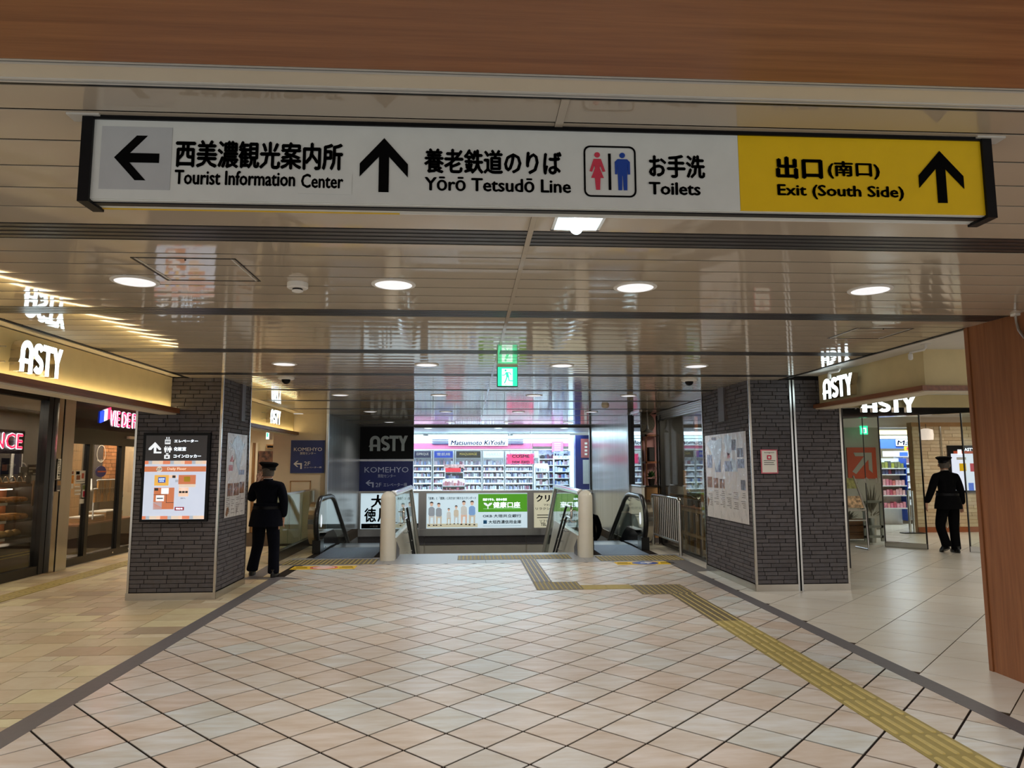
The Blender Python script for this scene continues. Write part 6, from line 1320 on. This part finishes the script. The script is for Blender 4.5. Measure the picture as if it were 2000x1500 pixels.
wall_poster('large double menu poster with parfait pictures on the right pillar side', 3.664, -1, 9.29, 10.92, .825, 2.045, 4, dict(cols=6, v=.32, photos=[(.04, .36, .14, .47, 'darkphoto'), (.52, .36, .64, .47, 'foodphoto'), (.68, .36, .80, .48, 'foodphoto'), (.84, .36, .97, .49, 'foodphoto'), (.06, .72, .2, .82, 'darkphoto'), (.22, .80, .34, .92, 'darkphoto'), (.7, .88, .82, .97, 'darkphoto'), (.05, .60, .2, .70, 'bluephoto'), (.3, .56, .5, .68, 'bluephoto'), (.6, .55, .75, .7, 'bluephoto'), (.82, .6, .96, .76, 'bluephoto')], shapes=[([(.55, .96), (.7, .93), (.85, .95), (.95, .9), (.86, .82), (.78, .7), (.7, .56), (.62, .7), (.56, .82)], 'creamglare'), ([(.32, .96), (.45, .99), (.5, .92), (.46, .80), (.40, .74), (.32, .80)], 'creamglare'), ([(.36, .76), (.44, .78), (.42, .71), (.37, .71)], 'redpart'), ([(.22, .68), (.36, .72), (.3, .56), (.2, .56)], 'creamglare'), ([(.93, .2), (.97, .25), (.985, .2), (.97, .12)], 'foodphoto')]))
sn = thing('photo_app_notice', (3.9, 9.12, 1.49), 'small white notice with a pink camera icon on the right pillar', 'notice')
box('sheet', (3.782, 9.118, 1.487), (4.006, 9.126, 1.797), 'gradframe', sn) if mat('gradframe', s(206, 96, 110), .4, var=.25, scale=4) else None; box('page', (3.797, 9.116, 1.502), (3.991, 9.1185, 1.782), 'paper', sn)
mb = MB(); text(mb, 'Instagram', (3.83, 9.114, 1.745), UX, UZ, .13, .022, .01); mb.build('lettering', 'ink', sn)
MB().prism(rrect(3.862, 1.665, 3.922, 1.725, .012), (0, 9.1145, 0), (1, 0, 0), (0, 0, 1), (0, .001, 0)).build('camera_icon', 'iconred', sn); MB().lathe([(.015, 0), (.015, .001)], (3.892, 9.1135, 1.695), 16, 'y').build('icon_lens', 'paper', sn)
for k, (z, w_) in enumerate(((1.65, .15), (1.625, .13), (1.60, .14))): box('print_line', (3.82, 9.1145, z), (3.82 + w_, 9.116, z + .006), 'ink', sn)

# ================================================================== PEOPLE
def body(name, t, J, E, mats, zones, root=0):
    """one skinned surface from joints J = {key: (x, y, z, rx, ry)} and bones E"""
    keys = list(J); me = bpy.data.meshes.new(name); me.from_pydata([J[k][:3] for k in keys], [(keys.index(a), keys.index(b)) for a, b in E], []); me.update()
    o = bpy.data.objects.new('tmp', me); col.objects.link(o)
    sk = o.modifiers.new('s', 'SKIN'); sk.use_smooth_shade = True; sk.branch_smoothing = .4
    ss = o.modifiers.new('u', 'SUBSURF'); ss.levels = 2; ss.render_levels = 2
    lay_ = me.skin_vertices[0].data
    for i, k in enumerate(keys): lay_[i].radius = J[k][3:5]; lay_[i].use_root = (i == root)
    bpy.context.view_layer.update(); dg = bpy.context.evaluated_depsgraph_get(); m2 = bpy.data.meshes.new_from_object(o.evaluated_get(dg)); bpy.data.objects.remove(o); bpy.data.meshes.remove(me)
    m2.materials.clear()
    for m in mats: m2.materials.append(MATS[m])
    for p in m2.polygons: p.material_index = zones(p.center); p.use_smooth = True
    m2.name = name; ob = bpy.data.objects.new(name, m2); col.objects.link(ob); ob.parent = t; return ob
def loc_mb(mb, name, m, t, smooth=True): o = bpy.data.objects.new(name, mb.mesh(name, m, smooth)); col.objects.link(o); o.parent = t; return o
def ellring(rings, n=24):
    """rings of (cx, cy, z, rx, ry) -> closed loft"""
    mb = MB(); vs = []; fs = []
    for cx, cy, z, rx, ry in rings: vs += [(cx + rx * math.cos(2 * math.pi * k / n), cy + ry * math.sin(2 * math.pi * k / n), z) for k in range(n)]
    for i in range(len(rings) - 1):
        for k in range(n): fs.append((i * n + k, i * n + (k + 1) % n, (i + 1) * n + (k + 1) % n, (i + 1) * n + k))
    fs += [tuple(range(n - 1, -1, -1)), tuple((len(rings) - 1) * n + k for k in range(n))]
    return mb.add(vs, fs)
def fingers(J, E, side, palm, d, up_, wrist):
    """five short finger chains rooted in the palm; d = direction of the fingers, up_ = thumb side"""
    palm, d, up_ = Vector(palm), Vector(d).normalized(), Vector(up_).normalized()
    J['palm' + side] = tuple(palm) + (.034, .022); E.append((wrist, 'palm' + side))
    for i, (off, ln) in enumerate(((-.030, .055), (-.010, .072), (.010, .076), (.028, .068))):
        a = palm + up_ * off + d * .045; b = a + d * ln * .5; c = b + (d * .8 + d.cross(up_) * .35) * ln * .5
        J['f%s%da' % (side, i)] = tuple(a) + (.010, .010); J['f%s%db' % (side, i)] = tuple(b) + (.009, .009); J['f%s%dc' % (side, i)] = tuple(c) + (.0075, .0075)
        E += [('palm' + side, 'f%s%da' % (side, i)), ('f%s%da' % (side, i), 'f%s%db' % (side, i)), ('f%s%db' % (side, i), 'f%s%dc' % (side, i))]
    a = palm + up_ * .035 + d * .012; b = a + up_ * .022 + d * .03
    J['t%sa' % side] = tuple(a) + (.012, .012); J['t%sb' % side] = tuple(b) + (.010, .010); E += [('palm' + side, 't%sa' % side), ('t%sa' % side, 't%sb' % side)]
def cap(t, c, tilt, turn, rs=1.0, m='clothblack'):
    """peaked service cap; turn = direction the peak points (radians from +y, left positive)"""
    T = Matrix.Translation(c) @ Matrix.Rotation(turn, 4, 'Z') @ Matrix.Rotation(tilt, 4, 'X')
    parts = []
    mb = ellring([(0, 0, -.005, .094 * rs, .112 * rs), (0, 0, .045, .096 * rs, .114 * rs)]); parts.append(('cap_band', mb, 'black'))
    mb = ellring([(0, .0, .042, .096 * rs, .114 * rs), (0, .005, .075, .132 * rs, .142 * rs), (0, .01, .092, .134 * rs, .144 * rs), (0, .01, .104, .11 * rs, .12 * rs), (0, .01, .108, .03, .03)]); parts.append(('cap_crown', mb, m))
    vz = arc(0, .04, .10 * rs, .155 * rs, 15, 165, 14) + arc(0, .03, .092 * rs, .09 * rs, 165, 15, 14); mb = MB().prism(vz, (0, 0, -.008), (1, 0, 0), (0, 1, -.22), (0, 0, .008)); parts.append(('cap_peak', mb, 'blackgloss'))
    for nm_, mb, mm in parts: mb.v = [tuple(T @ Vector(v)) for v in mb.v]; loc_mb(mb, nm_, mm, t)
def shoe(t, x, y, z, yaw, pit=0.0):
    T = Matrix.Translation((x, y, z)) @ Matrix.Rotation(yaw, 4, 'Z') @ Matrix.Rotation(pit, 4, 'X')
    mb = ellring([(0, .06, 0, .047, .145), (0, .06, .025, .050, .148), (0, .055, .05, .046, .135), (0, .02, .085, .042, .085), (0, -.01, .12, .045, .06)], 18); mb.v = [tuple(T @ Vector(v)) for v in mb.v]; loc_mb(mb, 'shoe', 'shoe', t)
def man(lab, loc, rotz, H, la, ra, ll, rl, feet, headturn, hair, cloth, hem=.76, lean=.0):
    """uniformed man facing +y; la, ra = elbow, wrist, hand dir, thumb dir; ll, rl = knee, ankle"""
    t = thing('person', loc, lab, 'person'); t.rotation_euler = (0, 0, rotz); k = H / 1.66
    def z(v): return v * k
    J = {'pelvis': (0, 0, z(.90), .155, .115), 'belly': (0, lean * .3, z(1.04), .175, .13), 'chest': (0, lean * .7, z(1.22), .20, .138), 'upchest': (0, lean, z(1.345), .175, .11), 'neck': (0, lean + .012, z(1.435), .058, .06), 'jaw': (0, lean + .03, z(1.49), .064, .075), 'skull': (0, lean + .025, z(1.565), .076, .094), 'crown': (0, lean + .02, z(1.62), .06, .075)}
    E = [('pelvis', 'belly'), ('belly', 'chest'), ('chest', 'upchest'), ('upchest', 'neck'), ('neck', 'jaw'), ('jaw', 'skull'), ('skull', 'crown')]
    for sd_, q_, sx_ in (('L', la, -1), ('R', ra, 1)):
        el, wr, hd_, th = q_; J['sh' + sd_] = (sx_ * .19, lean, z(1.35), .085, .085); J['el' + sd_] = tuple(el) + (.068, .068); J['cuff' + sd_] = tuple(Vector(wr) - (Vector(wr) - Vector(el)).normalized() * .015) + (.058, .058); J['wr' + sd_] = tuple(wr) + (.027, .024)
        E += [('upchest', 'sh' + sd_), ('sh' + sd_, 'el' + sd_), ('el' + sd_, 'cuff' + sd_), ('cuff' + sd_, 'wr' + sd_)]; fingers(J, E, sd_, Vector(wr) + Vector(hd_).normalized() * .055, hd_, th, 'wr' + sd_)
    for sd_, (kn, an), sx_ in (('L', ll, -1), ('R', rl, 1)):
        J['hip' + sd_] = (sx_ * .095, 0, z(.82), .122, .122); J['kn' + sd_] = tuple(kn) + (.088, .088); J['ca' + sd_] = tuple((Vector(kn) + Vector(an)) / 2) + (.082, .082); J['an' + sd_] = tuple(an) + (.082, .088); J['hm' + sd_] = (an[0], an[1], max(.035, an[2] - .05), .084, .09); E += [('pelvis', 'hip' + sd_), ('hip' + sd_, 'kn' + sd_), ('kn' + sd_, 'ca' + sd_), ('ca' + sd_, 'an' + sd_), ('an' + sd_, 'hm' + sd_)]
    hands = [Vector(la[1]) + Vector(la[2]).normalized() * .08, Vector(ra[1]) + Vector(ra[2]).normalized() * .08]
    wr_ = [(Vector(la[1]), Vector(la[2]).normalized()), (Vector(ra[1]), Vector(ra[2]).normalized())]
    def zone(c):
        if c.z > z(1.445): return 1
        for wv_, hv in wr_:
            if (c - wv_).dot(hv) > .004 and (c - wv_).length < .2: return 1
        return 0
    body('body', t, J, E, [cloth, 'skin'], zone)
    hc = Vector((0, lean + .025, z(1.56)))
    loc_mb(ellring([(0, lean + .0, z(1.49), .074, .07), (0, lean + .005, z(1.53), .084, .092), (0, lean + .008, z(1.60), .085, .098), (0, lean + .01, z(1.64), .06, .07)]), 'hair', hair, t)
    for sx_ in (-1, 1):
        a_ = Vector((sx_ * .083, .022, 0)); a_ = Matrix.Rotation(headturn, 3, 'Z') @ a_; mb = MB().ball((a_.x, lean + .02 + a_.y, z(1.54)), .02, 8, 6, .032); loc_mb(mb, 'ear', 'skin', t)
    # face on the far side: nose, eyes, mouth
    def fpt(x, y, zz): v = Matrix.Rotation(headturn, 3, 'Z') @ Vector((x, y, 0)); return (v.x, lean + .025 + v.y, zz)
    loc_mb(MB().ball(fpt(0, .10, z(1.53)), .016, 8, 6, .022), 'nose', 'skin', t); loc_mb(MB().ball(fpt(0, .088, z(1.495)), .018, 8, 6, .006), 'mouth', 'redpart', t)
    for sx_ in (-1, 1): loc_mb(MB().ball(fpt(sx_ * .03, .09, z(1.555)), .010, 8, 6), 'eye', 'ink', t)
    loc_mb(ellring([(0, lean + .01, z(1.405), .082, .085), (0, lean + .012, z(1.425), .072, .078), (0, lean + .012, z(1.455), .066, .072)]), 'collar', cloth, t); loc_mb(ellring([(0, lean + .012, z(1.45), .064, .07), (0, lean + .012, z(1.463), .062, .068)]), 'shirt_collar', 'paper', t)
    loc_mb(ellring([(0, 0, z(hem), .245, .185), (0, 0, z(hem + .06), .24, .18), (0, .0, z(.95), .215, .16), (0, lean * .3, z(1.03), .19, .148), (0, lean * .4, z(1.09), .188, .142)]), 'jacket_skirt', cloth, t)
    loc_mb(ellring([(0, lean * .3, z(1.005), .203, .156), (0, lean * .3, z(1.045), .199, .153)]), 'belt', 'black', t)
    for f in feet: shoe(t, *f)
    cap(t, (0, lean + .02, z(1.595)), .10, headturn, 1.0)
    return t
man('person in dark uniform and peaked cap raising a hand to the face', (-2.965, 10.9, 0), 0.0, 1.62,
    ((-.255, .10, 1.10), (-.205, .20, 1.36), (.15, .25, .9), (.9, .2, 0)), ((.255, -.01, 1.09), (.225, .10, .86), (-.05, .25, -1), (-.3, .9, .2)),
    ((-.145, .16, .46), (-.225, .18, .10)), ((.12, .03, .46), (.14, -.03, .09)), ((-.23, .18, .0, .15), (.145, -.04, 0, -.05)), math.radians(55), 'hairgrey', 'cloth', hem=.75, lean=.03)
man('person in black uniform and cap walking through the right entrance', (8.79, 12.80, 0), math.radians(0), 1.70,
    ((-.30, .0, 1.13), (-.37, .06, .90), (.05, .15, -1), (.3, .9, .1)), ((.27, .02, 1.12), (.325, .08, .87), (-.05, .15, -1), (-.3, .9, .1)),
    ((-.12, .10, .47), (-.10, -.02, .15)), ((.10, .03, .47), (.09, .0, .09)), ((-.10, -.02, .055, .0, -.35), (.09, -.02, 0, -.1)), math.radians(-35), 'hairgrey', 'clothblack', hem=.77, lean=.02)
# someone in a black coat already descending on the right escalator
t = thing('person', (2.90, 17.35, -1.005), 'person in a black coat going down the right escalator behind the bollard', 'person')
J = {'pelvis': (0, 0, .9, .19, .15), 'belly': (0, .0, 1.08, .19, .15), 'chest': (0, .02, 1.27, .20, .15), 'upchest': (0, .03, 1.37, .16, .11), 'neck': (0, .05, 1.46, .06, .06), 'skull': (0, .07, 1.57, .085, .10), 'crown': (0, .07, 1.64, .06, .07), 'shL': (-.19, .03, 1.37, .08, .08), 'elL': (-.27, .05, 1.10, .07, .07), 'wrL': (-.25, .2, .9, .05, .05), 'shR': (.19, .03, 1.37, .08, .08), 'elR': (.26, .02, 1.10, .075, .075), 'wrR': (.24, .15, .88, .05, .05), 'hipL': (-.1, 0, .82, .13, .13), 'knL': (-.1, .03, .47, .09, .09), 'anL': (-.1, 0, .08, .07, .07), 'hipR': (.1, 0, .82, .13, .13), 'knR': (.1, .03, .47, .09, .09), 'anR': (.1, 0, .08, .07, .07)}
E = [('pelvis', 'belly'), ('belly', 'chest'), ('chest', 'upchest'), ('upchest', 'neck'), ('neck', 'skull'), ('skull', 'crown'), ('upchest', 'shL'), ('shL', 'elL'), ('elL', 'wrL'), ('upchest', 'shR'), ('shR', 'elR'), ('elR', 'wrR'), ('pelvis', 'hipL'), ('hipL', 'knL'), ('knL', 'anL'), ('pelvis', 'hipR'), ('hipR', 'knR'), ('knR', 'anR')]
for sd_ in 'LR': fingers(J, E, sd_, Vector(J['wr' + sd_][:3]) + Vector((0, .05, -.03)), (0, 1, -.4), (0, .3, 1), 'wr' + sd_)
body('body', t, J, E, ['clothblack', 'skin'], lambda c: 1 if c.z > 1.47 or (c.y > .2 and c.z < 1.0 and abs(c.x) > .2) else 0)
loc_mb(ellring([(0, .05, 1.5, .085, .09), (0, .055, 1.58, .095, .115), (0, .06, 1.66, .07, .085), (0, .06, 1.68, .03, .03)]), 'hair', 'hairblack', t)
for x in (-.1, .1): shoe(t, x, 0, 0, 0)
# someone behind the bread cabinet
p = L(30, 910, -7.9)
t = thing('person', (-7.9, p[0], 0), 'dark haired person bending behind the bread cabinet', 'person'); zz = p[1] - 1.56
J2 = {k: v for k, v in J.items() if not k.startswith(('f', 't', 'palm'))}; E2 = [e for e in E if e[0] in J2 and e[1] in J2]
for sd_ in 'LR': fingers(J2, E2, sd_, Vector(J2['wr' + sd_][:3]) + Vector((0, .05, -.03)), (0, 1, -.4), (0, .3, 1), 'wr' + sd_)
body('body', t, J2, E2, ['clothblack', 'skin'], lambda c: 1 if c.z > 1.47 or (c.y > .2 and c.z < 1.0 and abs(c.x) > .2) else 0)
loc_mb(ellring([(0, .05, 1.47, .09, .095), (0, .055, 1.58, .10, .12), (0, .06, 1.67, .07, .085), (0, .06, 1.69, .03, .03)]), 'hair', 'hairblack', t)
for x in (-.1, .1): shoe(t, x, 0, 0, 0)
t.rotation_euler = (0, 0, math.radians(-60))
